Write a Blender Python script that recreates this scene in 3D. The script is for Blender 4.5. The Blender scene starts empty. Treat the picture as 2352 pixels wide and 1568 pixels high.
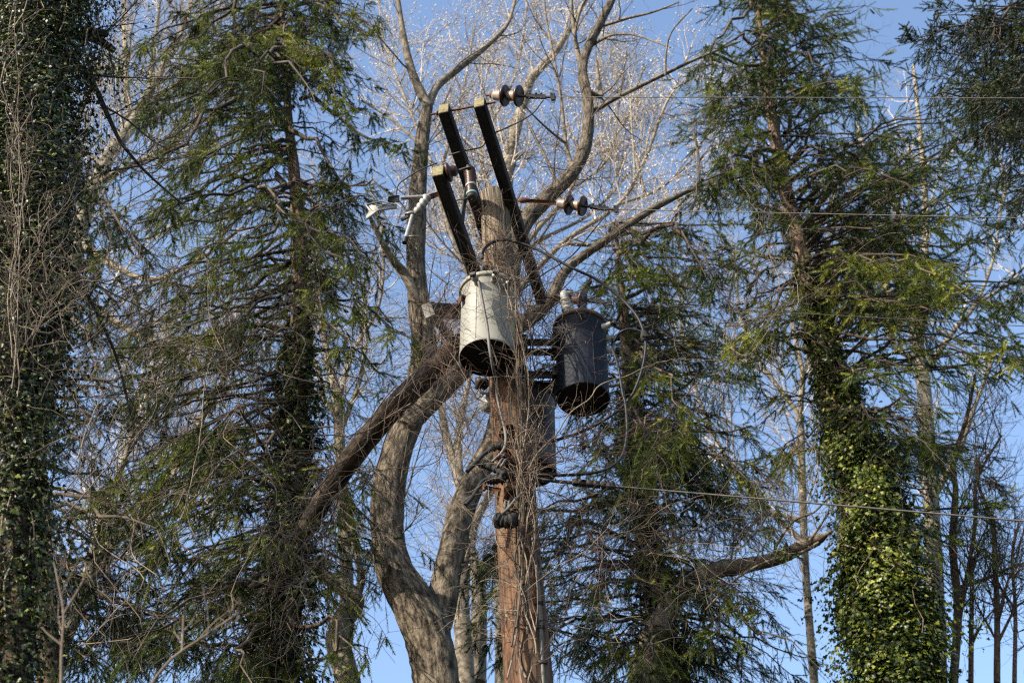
import bpy, math, random
import numpy as np
from mathutils import Vector

rng = np.random.default_rng(7)
random.seed(7)
SC = bpy.context.scene
COL = SC.collection
PITCH = math.radians(43.0)
FPX = 2352 * 50.0 / 36.0
CAM = np.array([0.0, 0.0, 1.6])
FW = np.array([0, math.cos(PITCH), math.sin(PITCH)])
UPV = np.array([0, -math.sin(PITCH), math.cos(PITCH)])

# ------------------------------------------------------------------ geometry helpers
def ray(px, py):
    return FW * FPX + np.array([1.0, 0, 0]) * (px - 1176) + UPV * (784 - py)
def P(px, py, Y):
    d = ray(px, py); return CAM + d * (Y / d[1])
def PZ(px, py, z):
    d = ray(px, py); return CAM + d * ((z - CAM[2]) / d[2])
def pxm(p):
    return FPX / float(np.dot(np.asarray(p) - CAM, FW))
def norm(a):
    a = np.asarray(a, float)
    return a / np.maximum(np.linalg.norm(a, axis=-1, keepdims=True), 1e-9)

class MB:
    def __init__(s):
        s.V = []; s.F = []; s.U = []; s.T = []; s.n = 0
    def add(s, v, f, uv=None, tint=None):
        v = np.asarray(v, np.float32).reshape(-1, 3); f = np.asarray(f, np.int64)
        s.V.append(v); s.F.append(f + s.n)
        if uv is None: uv = np.zeros((f.shape[0], f.shape[1], 2), np.float32)
        s.U.append(np.asarray(uv, np.float32).reshape(-1, 2))
        if tint is None: tint = np.full(len(v), .5, np.float32)
        s.T.append(np.broadcast_to(np.asarray(tint, np.float32), (len(v),)))
        s.n += len(v)
        return s
    def build(s, name, mat, parent=None, smooth=True, base=None):
        V = np.concatenate(s.V).astype(np.float32)
        if parent is not None: off = np.array(parent['_o'])
        elif base is not None: off = np.asarray(base, float)
        else: off = np.array([V[:, 0].mean(), V[:, 1].mean(), V[:, 2].min()])
        V = (V - off.astype(np.float32))
        loops = np.concatenate([f.ravel() for f in s.F]).astype(np.int32)
        tot = np.concatenate([np.full(len(f), f.shape[1], np.int32) for f in s.F])
        start = np.concatenate([[0], np.cumsum(tot)[:-1]]).astype(np.int32)
        me = bpy.data.meshes.new(name)
        me.vertices.add(len(V)); me.vertices.foreach_set('co', V.ravel())
        me.loops.add(len(loops)); me.loops.foreach_set('vertex_index', loops)
        me.polygons.add(len(start)); me.polygons.foreach_set('loop_start', start)
        uvl = me.uv_layers.new(name='UVMap')
        uvl.data.foreach_set('uv', np.concatenate(s.U).ravel())
        at = me.attributes.new('tint', 'FLOAT', 'POINT')
        at.data.foreach_set('value', np.concatenate(s.T).astype(np.float32))
        me.update(calc_edges=True); me.validate()
        me.polygons.foreach_set('use_smooth', np.full(len(start), smooth, bool))
        me.materials.append(mat)
        o = bpy.data.objects.new(name, me); COL.objects.link(o)
        if parent is not None: o.parent = parent
        else: o.location = off
        o['_o'] = [float(x) for x in (off)]
        return o

def thing(name, loc, label, cat, group=None):
    o = bpy.data.objects.new(name, None); COL.objects.link(o)
    o.empty_display_size = .2
    o.location = [float(x) for x in loc]; o['_o'] = [float(x) for x in loc]
    return tag(o, label, cat, group)
def tag(o, label, cat=None, group=None, kind=None):
    if label: o['label'] = label
    if cat: o['category'] = cat
    if group: o['group'] = group
    if kind: o['kind'] = kind
    return o

def smoothpath(pts, rad, sub=6):
    """Catmull-Rom through pts with radii."""
    p = np.asarray(pts, float); r = np.broadcast_to(np.asarray(rad, float), (len(p),))
    q = np.column_stack([p, r]); n = len(q)
    if n < 2: return p, r
    e = np.vstack([2 * q[0] - q[1], q, 2 * q[-1] - q[-2]])
    out = []
    for i in range(n - 1):
        a, b, c, d = e[i:i + 4]
        for k in range(sub):
            t = k / sub
            out.append(.5 * ((2 * b) + (c - a) * t + (2 * a - 5 * b + 4 * c - d) * t * t + (3 * b - a - 3 * c + d) * t ** 3))
    out.append(q[-1]); out = np.array(out)
    return out[:, :3], np.maximum(out[:, 3], 1e-4)

def tube(mb, pts, rad, S=8, cap=True, lump=0.0, sub=0, tint=None):
    if sub: pts, rad = smoothpath(pts, rad, sub)
    p = np.asarray(pts, float); r = np.broadcast_to(np.asarray(rad, float), (len(p),))
    K = len(p)
    t = norm(np.gradient(p, axis=0))
    ref = np.array([0, 0, 1.0]) if abs(t[0][2]) < .8 else np.array([0, 1.0, 0])
    u = np.zeros_like(p); u[0] = norm(np.cross(t[0], ref))
    for i in range(1, K):
        w = u[i - 1] - t[i] * np.dot(u[i - 1], t[i]); u[i] = norm(w)
    v = np.cross(t, u)
    a = np.linspace(0, 2 * math.pi, S, endpoint=False)
    rr = r[:, None] * np.ones((K, S))
    if lump:
        ph = rng.uniform(0, 6.28, 6)
        z = np.arange(K)[:, None]; s = np.concatenate([[0], np.cumsum(np.linalg.norm(np.diff(p, axis=0), axis=1))])[:, None]
        rr = rr * (1 + lump * (np.sin(2 * a[None] + ph[0] + s * 1.7) * .5 + np.sin(3 * a[None] + ph[1] - s * 2.3) * .35 + np.sin(s * 4.1 + ph[2]) * .4
                               + rng.normal(0, .3, (K, S))))
    V = p[:, None] + rr[..., None] * (np.cos(a)[None, :, None] * u[:, None] + np.sin(a)[None, :, None] * v[:, None])
    i = np.arange(K - 1)[:, None] * S; j = np.arange(S)[None]; j2 = (j + 1) % S
    F = np.stack([i + j, i + j2, i + S + j2, i + S + j], -1).reshape(-1, 4)
    s = np.concatenate([[0], np.cumsum(np.linalg.norm(np.diff(p, axis=0), axis=1))])
    circ = 2 * math.pi * float(r.mean())
    UV = np.zeros((K - 1, S, 4, 2), np.float32)
    uj = np.arange(S) / S * circ; uj2 = (np.arange(S) + 1) / S * circ
    UV[:, :, 0, 0] = uj; UV[:, :, 3, 0] = uj; UV[:, :, 1, 0] = uj2; UV[:, :, 2, 0] = uj2
    UV[:, :, 0, 1] = s[:-1, None]; UV[:, :, 1, 1] = s[:-1, None]; UV[:, :, 2, 1] = s[1:, None]; UV[:, :, 3, 1] = s[1:, None]
    mb.add(V, F, UV.reshape(-1, 4, 2), tint)
    if cap:
        for k in (0, K - 1):
            idx = np.arange(S); c = np.vstack([V[k], p[k][None]])
            f = np.stack([idx, (idx + 1) % S, np.full(S, S)], -1)
            if k == 0: f = f[:, ::-1]
            mb.add(c, f, None, tint)
    return mb

def tubes(mb, Pn, R, S=4, tint=None):
    """many polylines at once; Pn (N,K,3), R (N,K)"""
    N, K, _ = Pn.shape
    if N == 0: return mb
    t = norm(np.gradient(Pn, axis=1))
    ref = norm(rng.normal(size=(N, 1, 3)))
    u = norm(np.cross(t, np.broadcast_to(ref, t.shape))); v = np.cross(t, u)
    a = np.linspace(0, 2 * math.pi, S, endpoint=False)
    V = Pn[:, :, None] + R[:, :, None, None] * (np.cos(a)[None, None, :, None] * u[:, :, None] + np.sin(a)[None, None, :, None] * v[:, :, None])
    n = (np.arange(N) * K * S)[:, None, None]; i = (np.arange(K - 1) * S)[None, :, None]; j = np.arange(S)[None, None]; j2 = (j + 1) % S
    F = np.stack([n + i + j, n + i + j2, n + i + S + j2, n + i + S + j], -1).reshape(-1, 4)
    tt = None if tint is None else np.repeat(np.asarray(tint), K * S)
    mb.add(V.reshape(-1, 3), F, None, tt)
    return mb

def lathe(mb, prof, o, d, S=24, tint=None):
    """profile [(r, h)] turned about direction d from point o"""
    o = np.asarray(o, float); d = norm(d)
    ref = np.array([0, 0, 1.0]) if abs(d[2]) < .9 else np.array([1.0, 0, 0])
    u = norm(np.cross(ref, d)); v = np.cross(d, u)
    a = np.linspace(0, 2 * math.pi, S, endpoint=False)
    pr = np.asarray(prof, float); K = len(pr)
    V = o + pr[:, None, 1:2] * d + pr[:, None, 0:1] * (np.cos(a)[None, :, None] * u + np.sin(a)[None, :, None] * v)
    i = np.arange(K - 1)[:, None] * S; j = np.arange(S)[None]; j2 = (j + 1) % S
    F = np.stack([i + j, i + j2, i + S + j2, i + S + j], -1).reshape(-1, 4)
    mb.add(V, F, None, tint)
    return mb

def box(mb, c, ax, ay, az, bev=0.0):
    """box with half-axis vectors"""
    c = np.asarray(c, float); A = [np.asarray(x, float) for x in (ax, ay, az)]
    L = [np.linalg.norm(x) for x in A]; D = [x / l for x, l in zip(A, L)]
    b = min(bev, min(L) * .45) if bev else 0
    if not b:
        s = np.array([[x, y, z] for x in (-1, 1) for y in (-1, 1) for z in (-1, 1)], float)
        V = c + s @ np.array(A)
        F = [[0, 1, 3, 2], [4, 6, 7, 5], [0, 4, 5, 1], [2, 3, 7, 6], [0, 2, 6, 4], [1, 5, 7, 3]]
        mb.add(V, F); return mb
    V = []; idx = {}
    for sx in (-1, 1):
        for sy in (-1, 1):
            for sz in (-1, 1):
                for k in range(3):
                    q = [sx * (L[0] - b), sy * (L[1] - b), sz * (L[2] - b)]
                    q[k] += (sx, sy, sz)[k] * b
                    idx[(sx, sy, sz, k)] = len(V); V.append(c + q[0] * D[0] + q[1] * D[1] + q[2] * D[2])
    F4 = []; F3 = []
    for k in range(3):
        o = [i for i in range(3) if i != k]
        for s in (-1, 1):
            q = []
            for a_, b_ in ((-1, -1), (1, -1), (1, 1), (-1, 1)):
                g = [0, 0, 0]; g[k] = s; g[o[0]] = a_; g[o[1]] = b_
                q.append(idx[(*g, k)])
            if (s < 0) ^ (k == 1): q = q[::-1]
            F4.append(q)
    for k in range(3):
        o = [i for i in range(3) if i != k]
        for a_ in (-1, 1):
            for b_ in (-1, 1):
                g0 = [0, 0, 0]; g1 = [0, 0, 0]
                g0[o[0]] = g1[o[0]] = a_; g0[o[1]] = g1[o[1]] = b_; g0[k] = -1; g1[k] = 1
                F4.append([idx[(*g0, o[0])], idx[(*g0, o[1])], idx[(*g1, o[1])], idx[(*g1, o[0])]])
    for sx in (-1, 1):
        for sy in (-1, 1):
            for sz in (-1, 1):
                F3.append([idx[(sx, sy, sz, k)] for k in range(3)])
    n0 = mb.n
    mb.add(V, F4); mb.F.append(np.asarray(F3) + n0); mb.U.append(np.zeros((len(F3) * 3, 2), np.float32))
    return mb

def bar(mb, a, b, w, h, up=(0, 0, 1), bev=.004):
    a = np.asarray(a, float); b = np.asarray(b, float); d = norm(b - a)
    s = norm(np.cross(d, np.asarray(up, float))); u = np.cross(s, d)
    return box(mb, (a + b) / 2, (b - a) / 2, s * w / 2, u * h / 2, bev)

# ------------------------------------------------------------------ materials
def mat(name, stops, scale=6, detail=5, rough=.8, spec=.3, bump=0.0, stretch=None, uv=False, metal=0.0, tint=0.0, trans=0.0,
        spots=None, bscale=None, island=0.0, bdist=.01, k=.61):
    m = bpy.data.materials.new(name); m.use_nodes = True
    nt = m.node_tree; N = nt.nodes; L = nt.links; N.clear()
    out = N.new('ShaderNodeOutputMaterial'); bs = N.new('ShaderNodeBsdfPrincipled')
    bs.inputs['Roughness'].default_value = rough; bs.inputs['Specular IOR Level'].default_value = spec; bs.inputs['Metallic'].default_value = metal
    tc = N.new('ShaderNodeTexCoord'); mp = N.new('ShaderNodeMapping')
    L.new(tc.outputs['UV' if uv else 'Object'], mp.inputs['Vector'])
    if stretch: mp.inputs['Scale'].default_value = stretch
    nz = N.new('ShaderNodeTexNoise'); nz.inputs['Scale'].default_value = scale; nz.inputs['Detail'].default_value = detail; nz.inputs['Roughness'].default_value = .65
    L.new(mp.outputs['Vector'], nz.inputs['Vector'])
    cr = N.new('ShaderNodeValToRGB')
    el = cr.color_ramp.elements
    while len(el) < len(stops): el.new(.5)
    for e, (p, c) in zip(el, stops): e.position = p; e.color = (*[x * k for x in c], 1)
    fac = nz.outputs['Fac']
    if tint or island:
        ad = N.new('ShaderNodeMath'); ad.operation = 'ADD'; ad.inputs[1].default_value = 0
        L.new(fac, ad.inputs[0])
        if tint:
            at = N.new('ShaderNodeAttribute'); at.attribute_name = 'tint'; src = at.outputs['Fac']
        else:
            ge = N.new('ShaderNodeNewGeometry'); src = ge.outputs['Random Per Island']
        mm = N.new('ShaderNodeMath'); mm.operation = 'MULTIPLY_ADD'
        kk = tint or island
        mm.inputs[1].default_value = kk; mm.inputs[2].default_value = -.5 * kk
        L.new(src, mm.inputs[0]); L.new(mm.outputs[0], ad.inputs[1]); fac = ad.outputs[0]
    L.new(fac, cr.inputs['Fac']); colr = cr.outputs['Color']
    if spots:   # (scale, threshold, colour, stretch)
        sc_, th, c2, st = spots
        m2 = N.new('ShaderNodeMapping'); L.new(tc.outputs['UV' if uv else 'Object'], m2.inputs['Vector']); m2.inputs['Scale'].default_value = st
        n2 = N.new('ShaderNodeTexNoise'); n2.inputs['Scale'].default_value = sc_; n2.inputs['Detail'].default_value = 4; L.new(m2.outputs['Vector'], n2.inputs['Vector'])
        r2 = N.new('ShaderNodeValToRGB'); r2.color_ramp.elements[0].position = th; r2.color_ramp.elements[1].position = min(1, th + .07)
        L.new(n2.outputs['Fac'], r2.inputs['Fac'])
        mx = N.new('ShaderNodeMix'); mx.data_type = 'RGBA'; L.new(r2.outputs['Color'], mx.inputs[0]); L.new(colr, mx.inputs[6]); mx.inputs[7].default_value = (*c2, 1)
        colr = mx.outputs[2]
    L.new(colr, bs.inputs['Base Color'])
    if bump:
        bp = N.new('ShaderNodeBump'); bp.inputs['Strength'].default_value = bump; bp.inputs['Distance'].default_value = bdist
        if bscale:
            n3 = N.new('ShaderNodeTexNoise'); n3.inputs['Scale'].default_value = bscale; n3.inputs['Detail'].default_value = 4; L.new(mp.outputs['Vector'], n3.inputs['Vector'])
            L.new(n3.outputs['Fac'], bp.inputs['Height'])
        else: L.new(nz.outputs['Fac'], bp.inputs['Height'])
        L.new(bp.outputs['Normal'], bs.inputs['Normal'])
    if trans:
        tr = N.new('ShaderNodeBsdfTranslucent'); L.new(colr, tr.inputs['Color'])
        ms = N.new('ShaderNodeMixShader'); ms.inputs[0].default_value = trans
        L.new(bs.outputs[0], ms.inputs[1]); L.new(tr.outputs[0], ms.inputs[2]); L.new(ms.outputs[0], out.inputs['Surface'])
    else: L.new(bs.outputs[0], out.inputs['Surface'])
    return m

M = {}
M['bark'] = mat('furrowed_bark', [(.38, (.020, .014, .009)), (.49, (.125, .098, .066)), (.64, (.29, .24, .17))], scale=1, detail=5, stretch=(20, 5.0, 1), uv=True, bump=1.0, rough=.95, bdist=.06)
M['pale_bark'] = mat('pale_bark', [(.34, (.085, .066, .046)), (.5, (.30, .255, .19)), (.72, (.50, .44, .35))], scale=9, rough=.9, bump=.4)
M['limb'] = mat('smooth_grey_limb', [(.34, (.055, .042, .030)), (.5, (.20, .165, .12)), (.7, (.36, .31, .235))], scale=9, detail=6, rough=.9, bump=.4)
M['twig_pale'] = mat('pale_twig', [(.1, (.06, .045, .032)), (.42, (.30, .25, .19)), (.85, (.56, .50, .42))], scale=3, rough=.85, tint=.85, k=.95)
M['twig_dark'] = mat('dark_twig', [(.2, (.05, .037, .025)), (.6, (.13, .10, .07)), (.9, (.22, .18, .13))], scale=3, rough=.85, tint=.5)
M['spruce_bark'] = mat('spruce_bark', [(.3, (.05, .032, .02)), (.52, (.17, .115, .075)), (.72, (.34, .26, .18))], scale=1, stretch=(26, 16, 1), uv=True, bump=.9, rough=.95, bdist=.02)
M['branch'] = mat('spruce_branch', [(.2, (.022, .015, .010)), (.6, (.075, .055, .036)), (.95, (.24, .19, .13))], scale=5, rough=.9, tint=.4)
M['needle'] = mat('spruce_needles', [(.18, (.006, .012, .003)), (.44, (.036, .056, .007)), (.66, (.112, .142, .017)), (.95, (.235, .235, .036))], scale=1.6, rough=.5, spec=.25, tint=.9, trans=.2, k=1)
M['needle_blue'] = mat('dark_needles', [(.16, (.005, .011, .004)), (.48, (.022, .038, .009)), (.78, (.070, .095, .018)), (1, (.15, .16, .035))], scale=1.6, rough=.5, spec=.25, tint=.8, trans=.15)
M['ivy'] = mat('sunny_ivy_leaves', [(.14, (.008, .018, .004)), (.48, (.046, .074, .009)), (.76, (.14, .165, .018)), (1, (.27, .27, .05))], scale=2, rough=.46, spec=.35, tint=.9, trans=.18, k=1)  # leaf colour lifted so the column reads as sunlit
M['ivy_shaded'] = mat('shaded_ivy_leaves', [(.16, (.004, .009, .003)), (.52, (.018, .032, .006)), (.80, (.060, .080, .012)), (1, (.18, .18, .04))], scale=2, rough=.46, spec=.3, tint=.85, trans=.12, k=1)  # same ivy leaf darkened, shade put into the colour
M['vine'] = mat('bare_vine', [(.15, (.055, .038, .026)), (.5, (.17, .125, .088)), (.9, (.40, .33, .25))], scale=4, rough=.85, tint=.6)
M['vine_red'] = mat('reddish_vine', [(.15, (.04, .020, .014)), (.5, (.11, .065, .045)), (.9, (.32, .25, .18))], scale=4, rough=.85, tint=.6)
M['seed'] = mat('seed_head', [(.2, (.34, .28, .21)), (.6, (.56, .49, .40)), (.9, (.68, .61, .52))], scale=4, rough=.8, tint=.6, k=1)
M['pole'] = mat('creosoted_wood', [(.36, (.014, .008, .005)), (.45, (.080, .036, .016)), (.56, (.185, .088, .041)), (.72, (.29, .175, .095))], scale=1, detail=7, stretch=(28, 1.3, 1), uv=True, bump=.8, rough=.85, bdist=.012,
                spots=(1, .56, (.012, .007, .004), (22, 7, 1)))
M['pole_grey'] = mat('weathered_pole_top', [(.3, (.08, .06, .04)), (.5, (.22, .18, .125)), (.75, (.35, .30, .21))], scale=1, detail=7, stretch=(34, 1.8, 1), uv=True, bump=.8, rough=.9, bdist=.01)
M['timber'] = mat('dark_crossarm_timber', [(.3, (.010, .007, .005)), (.55, (.026, .018, .012)), (.8, (.070, .048, .030))], scale=14, rough=.85, bump=.5, stretch=(1, 1, 1))
M['log'] = mat('dark_log_bark', [(.36, (.010, .007, .005)), (.5, (.050, .034, .022)), (.68, (.15, .105, .07))], scale=1, stretch=(20, 4, 1), uv=True, bump=1.0, rough=.95, bdist=.03)
M['endgrain'] = mat('lichen_end_grain', [(.3, (.12, .10, .05)), (.55, (.30, .26, .14)), (.8, (.42, .37, .22))], scale=40, rough=.95, bump=.4, k=.5)
M['paint_light'] = mat('weathered_grey_paint', [(.25, (.24, .24, .20)), (.5, (.305, .30, .255)), (.8, (.35, .34, .29))], scale=3, rough=.55, spec=.35, bump=.06,
                       spots=(1, .63, (.36, .30, .15), (7, 7, 1.2)))
M['paint_dark'] = mat('charcoal_paint', [(.25, (.008, .011, .019)), (.5, (.012, .016, .026)), (.8, (.019, .024, .036))], scale=3, rough=.6, spec=.15, bump=.02)
M['base_dark'] = mat('dark_steel_base', [(.3, (.010, .010, .010)), (.7, (.025, .022, .020))], scale=6, rough=.9)  # near-black colour for the underside plates of all tanks
M['rust'] = mat('rusty_steel', [(.3, (.055, .022, .010)), (.55, (.17, .065, .028)), (.8, (.27, .13, .06))], scale=22, rough=.85, bump=.3)
M['lid'] = mat('brown_lid_paint', [(.3, (.05, .028, .018)), (.6, (.12, .075, .05)), (.85, (.22, .16, .11))], scale=14, rough=.7)
M['lid_light'] = mat('pale_lid_paint', [(.3, (.24, .22, .17)), (.6, (.36, .345, .28)), (.85, (.43, .41, .34))], scale=10, rough=.6)
M['iron'] = mat('dark_iron', [(.3, (.018, .016, .014)), (.6, (.045, .036, .03)), (.85, (.09, .06, .045))], scale=18, rough=.65, spec=.4)
M['galv'] = mat('galvanised_steel', [(.3, (.20, .20, .19)), (.6, (.36, .36, .35)), (.85, (.48, .48, .46))], scale=12, rough=.5, metal=.35)
M['white'] = mat('white_porcelain', [(.3, (.42, .42, .38)), (.6, (.58, .57, .52)), (.9, (.66, .65, .60))], scale=14, rough=.4, spec=.35, k=.48)
M['paint_grey'] = mat('dark_grey_paint', [(.3, (.045, .048, .052)), (.6, (.075, .08, .084)), (.85, (.12, .122, .12))], scale=4, rough=.55, spec=.3)
M['cream'] = mat('cream_porcelain', [(.3, (.22, .16, .11)), (.6, (.38, .30, .22)), (.9, (.48, .41, .33))], scale=14, rough=.4, spec=.5)
M['brown'] = mat('brown_porcelain', [(.3, (.036, .014, .009)), (.6, (.07, .028, .017)), (.9, (.14, .065, .04))], scale=10, rough=.42, spec=.3)
M['teal'] = mat('teal_collar', [(.3, (.16, .30, .28)), (.8, (.28, .43, .39))], scale=10, rough=.5)
M['rubber'] = mat('black_cable_sheath', [(.3, (.012, .012, .013)), (.8, (.028, .028, .030))], scale=8, rough=.6, spec=.3)
M['cable'] = mat('grey_cable_sheath', [(.3, (.10, .095, .085)), (.8, (.21, .20, .18))], scale=8, rough=.6)
M['tape'] = mat('black_tape', [(.3, (.010, .010, .010)), (.8, (.028, .027, .026))], scale=30, rough=.75, bump=.8)
M['wire'] = mat('aluminium_wire', [(.3, (.10, .095, .08)), (.8, (.24, .23, .20))], scale=20, rough=.6, metal=.2)
M['wire_dark'] = mat('copper_wire_weathered', [(.3, (.03, .026, .022)), (.8, (.075, .065, .055))], scale=20, rough=.6)
M['conduit'] = mat('grey_conduit', [(.3, (.11, .105, .095)), (.8, (.20, .19, .175))], scale=8, rough=.6)
M['ground'] = mat('leaf_litter_ground', [(.3, (.022, .020, .011)), (.5, (.045, .038, .022)), (.75, (.08, .064, .038))], scale=.8, detail=9, rough=.95, bump=.5)

# ------------------------------------------------------------------ plant helpers
def sample_on(Pn, R, n, tmin=.15, tmax=1.0, wpow=1.0):
    """n random places on polylines; returns pos, tangent, radius, t"""
    L = np.linalg.norm(np.diff(Pn, axis=1), axis=2).sum(1)
    w = L ** wpow; w = w / w.sum()
    i = rng.choice(len(Pn), n, p=w); t = rng.uniform(tmin, tmax, n)
    return (*at_t(Pn, R, i, t), t, i)
def at_t(Pn, R, i, t):
    K = Pn.shape[1]; x = np.clip(t * (K - 1), 0, K - 1.001); k = x.astype(int); f = (x - k)[:, None]
    a = Pn[i, k]; b = Pn[i, k + 1]
    return a * (1 - f) + b * f, norm(b - a), R[i, k] * (1 - f[:, 0]) + R[i, k + 1] * f[:, 0]
def perp(t):
    r = rng.normal(size=t.shape); r -= (r * t).sum(-1, keepdims=True) * t
    return norm(r)
def wander(pos, d, L, K, noise, up=0.0, curl=None):
    """grow polylines: start pos, direction d, length L"""
    N = len(pos); out = np.zeros((N, K, 3)); out[:, 0] = pos; step = (L / (K - 1))[:, None]
    bend = perp(d) * noise * .6
    for k in range(1, K):
        d = norm(d + bend + rng.normal(0, noise, (N, 3)) + np.array([0, 0, up]))
        out[:, k] = out[:, k - 1] + d * step
        if rng.random() < .4: bend = perp(d) * noise * .6
    return out
def taper(r0, r1, K):
    s = np.linspace(0, 1, K)[None]
    return r0[:, None] * (1 - s) + r1[:, None] * s
def spawn(Pn, R, n, lmin, lmax, ang=(.5, 1.1), up=.05, noise=.12, K=6, rk=.55, rmax=.03, rmin=.0025, tmin=.15, rl=.010):
    p, t, r, tt, i = sample_on(Pn, R, n, tmin)
    a = rng.uniform(*ang, n)[:, None]
    d = norm(t * np.cos(a) + perp(t) * np.sin(a) + np.array([0, 0, up * 2]))
    L = rng.uniform(lmin, lmax, n) * (1.15 - .5 * tt)
    r0 = np.clip(np.minimum(r * rk, L * rl + rmin), rmin, rmax)
    return wander(p, d, L, K, noise, up), taper(r0, np.maximum(r0 * .35, rmin * .6), K)
def resample(path, K):
    p = np.asarray(path[0]); r = np.asarray(path[1])
    s = np.concatenate([[0], np.cumsum(np.linalg.norm(np.diff(p, axis=0), axis=1))]); q = np.linspace(0, s[-1], K)
    return np.column_stack([np.interp(q, s, p[:, k]) for k in range(3)]), np.interp(q, s, r)

def limb(pl, Y, Y2=None, rs=1.0):
    """pixel polyline [(x,y,width px)] -> points and radii; depth runs Y..Y2"""
    n = len(pl); Y2 = Y if Y2 is None else Y2
    pts = []; rad = []
    for k, (x, y, w) in enumerate(pl):
        p = P(x, y, Y + (Y2 - Y) * k / max(1, n - 1)); pts.append(p); rad.append(.5 * w / pxm(p) * rs)
    return pts, rad
def to_ground(pts, rad, grow=1.35):
    """carry the low end (first point) straight down to the ground"""
    p0 = np.array(pts[0]); d = p0 - np.array(pts[1]); d = norm(d); d[2] = min(d[2], -.9); d = norm(np.array([d[0] * .5, d[1] * .5, -1.0]))
    k = p0[2] / -d[2]
    g = p0 + d * (k + .15); mid = p0 + d * k * .5
    t0 = norm(p0 - np.array(pts[1])); n1 = p0 + norm(t0 * .5 + d * .5) * min(.45, k * .1); n2 = n1 + d * min(1.2, k * .2)
    return [g, mid, n2, n1] + list(pts), [rad[0] * grow * 1.2, rad[0] * (1 + grow) / 2, rad[0] * 1.06, rad[0] * 1.02] + list(rad)

def seeds(mb, pos, size):
    """small upright cup-shaped seed heads"""
    N = len(pos)
    a = np.linspace(0, 2 * math.pi, 5, endpoint=False)
    ax = norm(np.array([0, 0, 1.0]) + rng.normal(0, .35, (N, 3))); u = perp(ax); v = np.cross(ax, u)
    ring = pos[:, None] + ax[:, None] * size[:, None, None] * .9 + size[:, None, None] * .55 * (np.cos(a)[None, :, None] * u[:, None] + np.sin(a)[None, :, None] * v[:, None])
    tip = pos[:, None] + ax[:, None] * size[:, None, None] * 1.7
    V = np.concatenate([pos[:, None], ring, tip], 1)
    n = (np.arange(N) * 7)[:, None]; j = np.arange(5)[None]; j2 = (j + 1) % 5
    F = np.concatenate([np.stack([n + 0 * j, n + 1 + j2, n + 1 + j], -1).reshape(-1, 3), np.stack([n + 6 + 0 * j, n + 1 + j, n + 1 + j2], -1).reshape(-1, 3)])
    mb.add(V.reshape(-1, 3), F, None, np.repeat(rng.random(N), 7))

def shoots(mb, pos, d, L, M_=16, nl=.022, w=.0045, tint=None):
    """needle-clad shoots"""
    N = len(pos)
    if N == 0: return
    u = perp(d); v = np.cross(d, u)
    s = (np.arange(M_) + .5) / M_; s = s[None] + rng.uniform(-.03, .03, (N, M_))
    a = np.arange(M_)[None] * 2.39996 + rng.uniform(0, 6.28, (N, 1)) + rng.normal(0, .3, (N, M_))
    rad = np.cos(a)[..., None] * u[:, None] + np.sin(a)[..., None] * v[:, None]
    b = pos[:, None] + d[:, None] * (L[:, None] * s)[..., None]
    an = rng.uniform(.5, .95, (N, M_))
    nd = d[:, None] * np.cos(an)[..., None] + rad * np.sin(an)[..., None]
    ln = nl * rng.uniform(.75, 1.25, (N, M_)) * (1.1 - .35 * s)
    side = norm(np.cross(nd, rad)) * (w / 2)
    V = np.stack([b - side, b + side, b + nd * ln[..., None] + side * .25, ], 2)
    F = np.arange(N * M_ * 3).reshape(-1, 3)
    if tint is None: tint = rng.random(N)
    mb.add(V.reshape(-1, 3), F, None, np.repeat(tint, M_ * 3))

def trunk_at(pts, y_px_list, y):
    """point on a trunk (3-D pts matching pixel ys, sorted by descending y) at pixel row y"""
    ys = np.array(y_px_list, float); o = np.argsort(ys); p = np.asarray(pts)[o]
    return np.array([np.interp(y, ys[o], p[:, k]) for k in range(3)])

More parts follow.
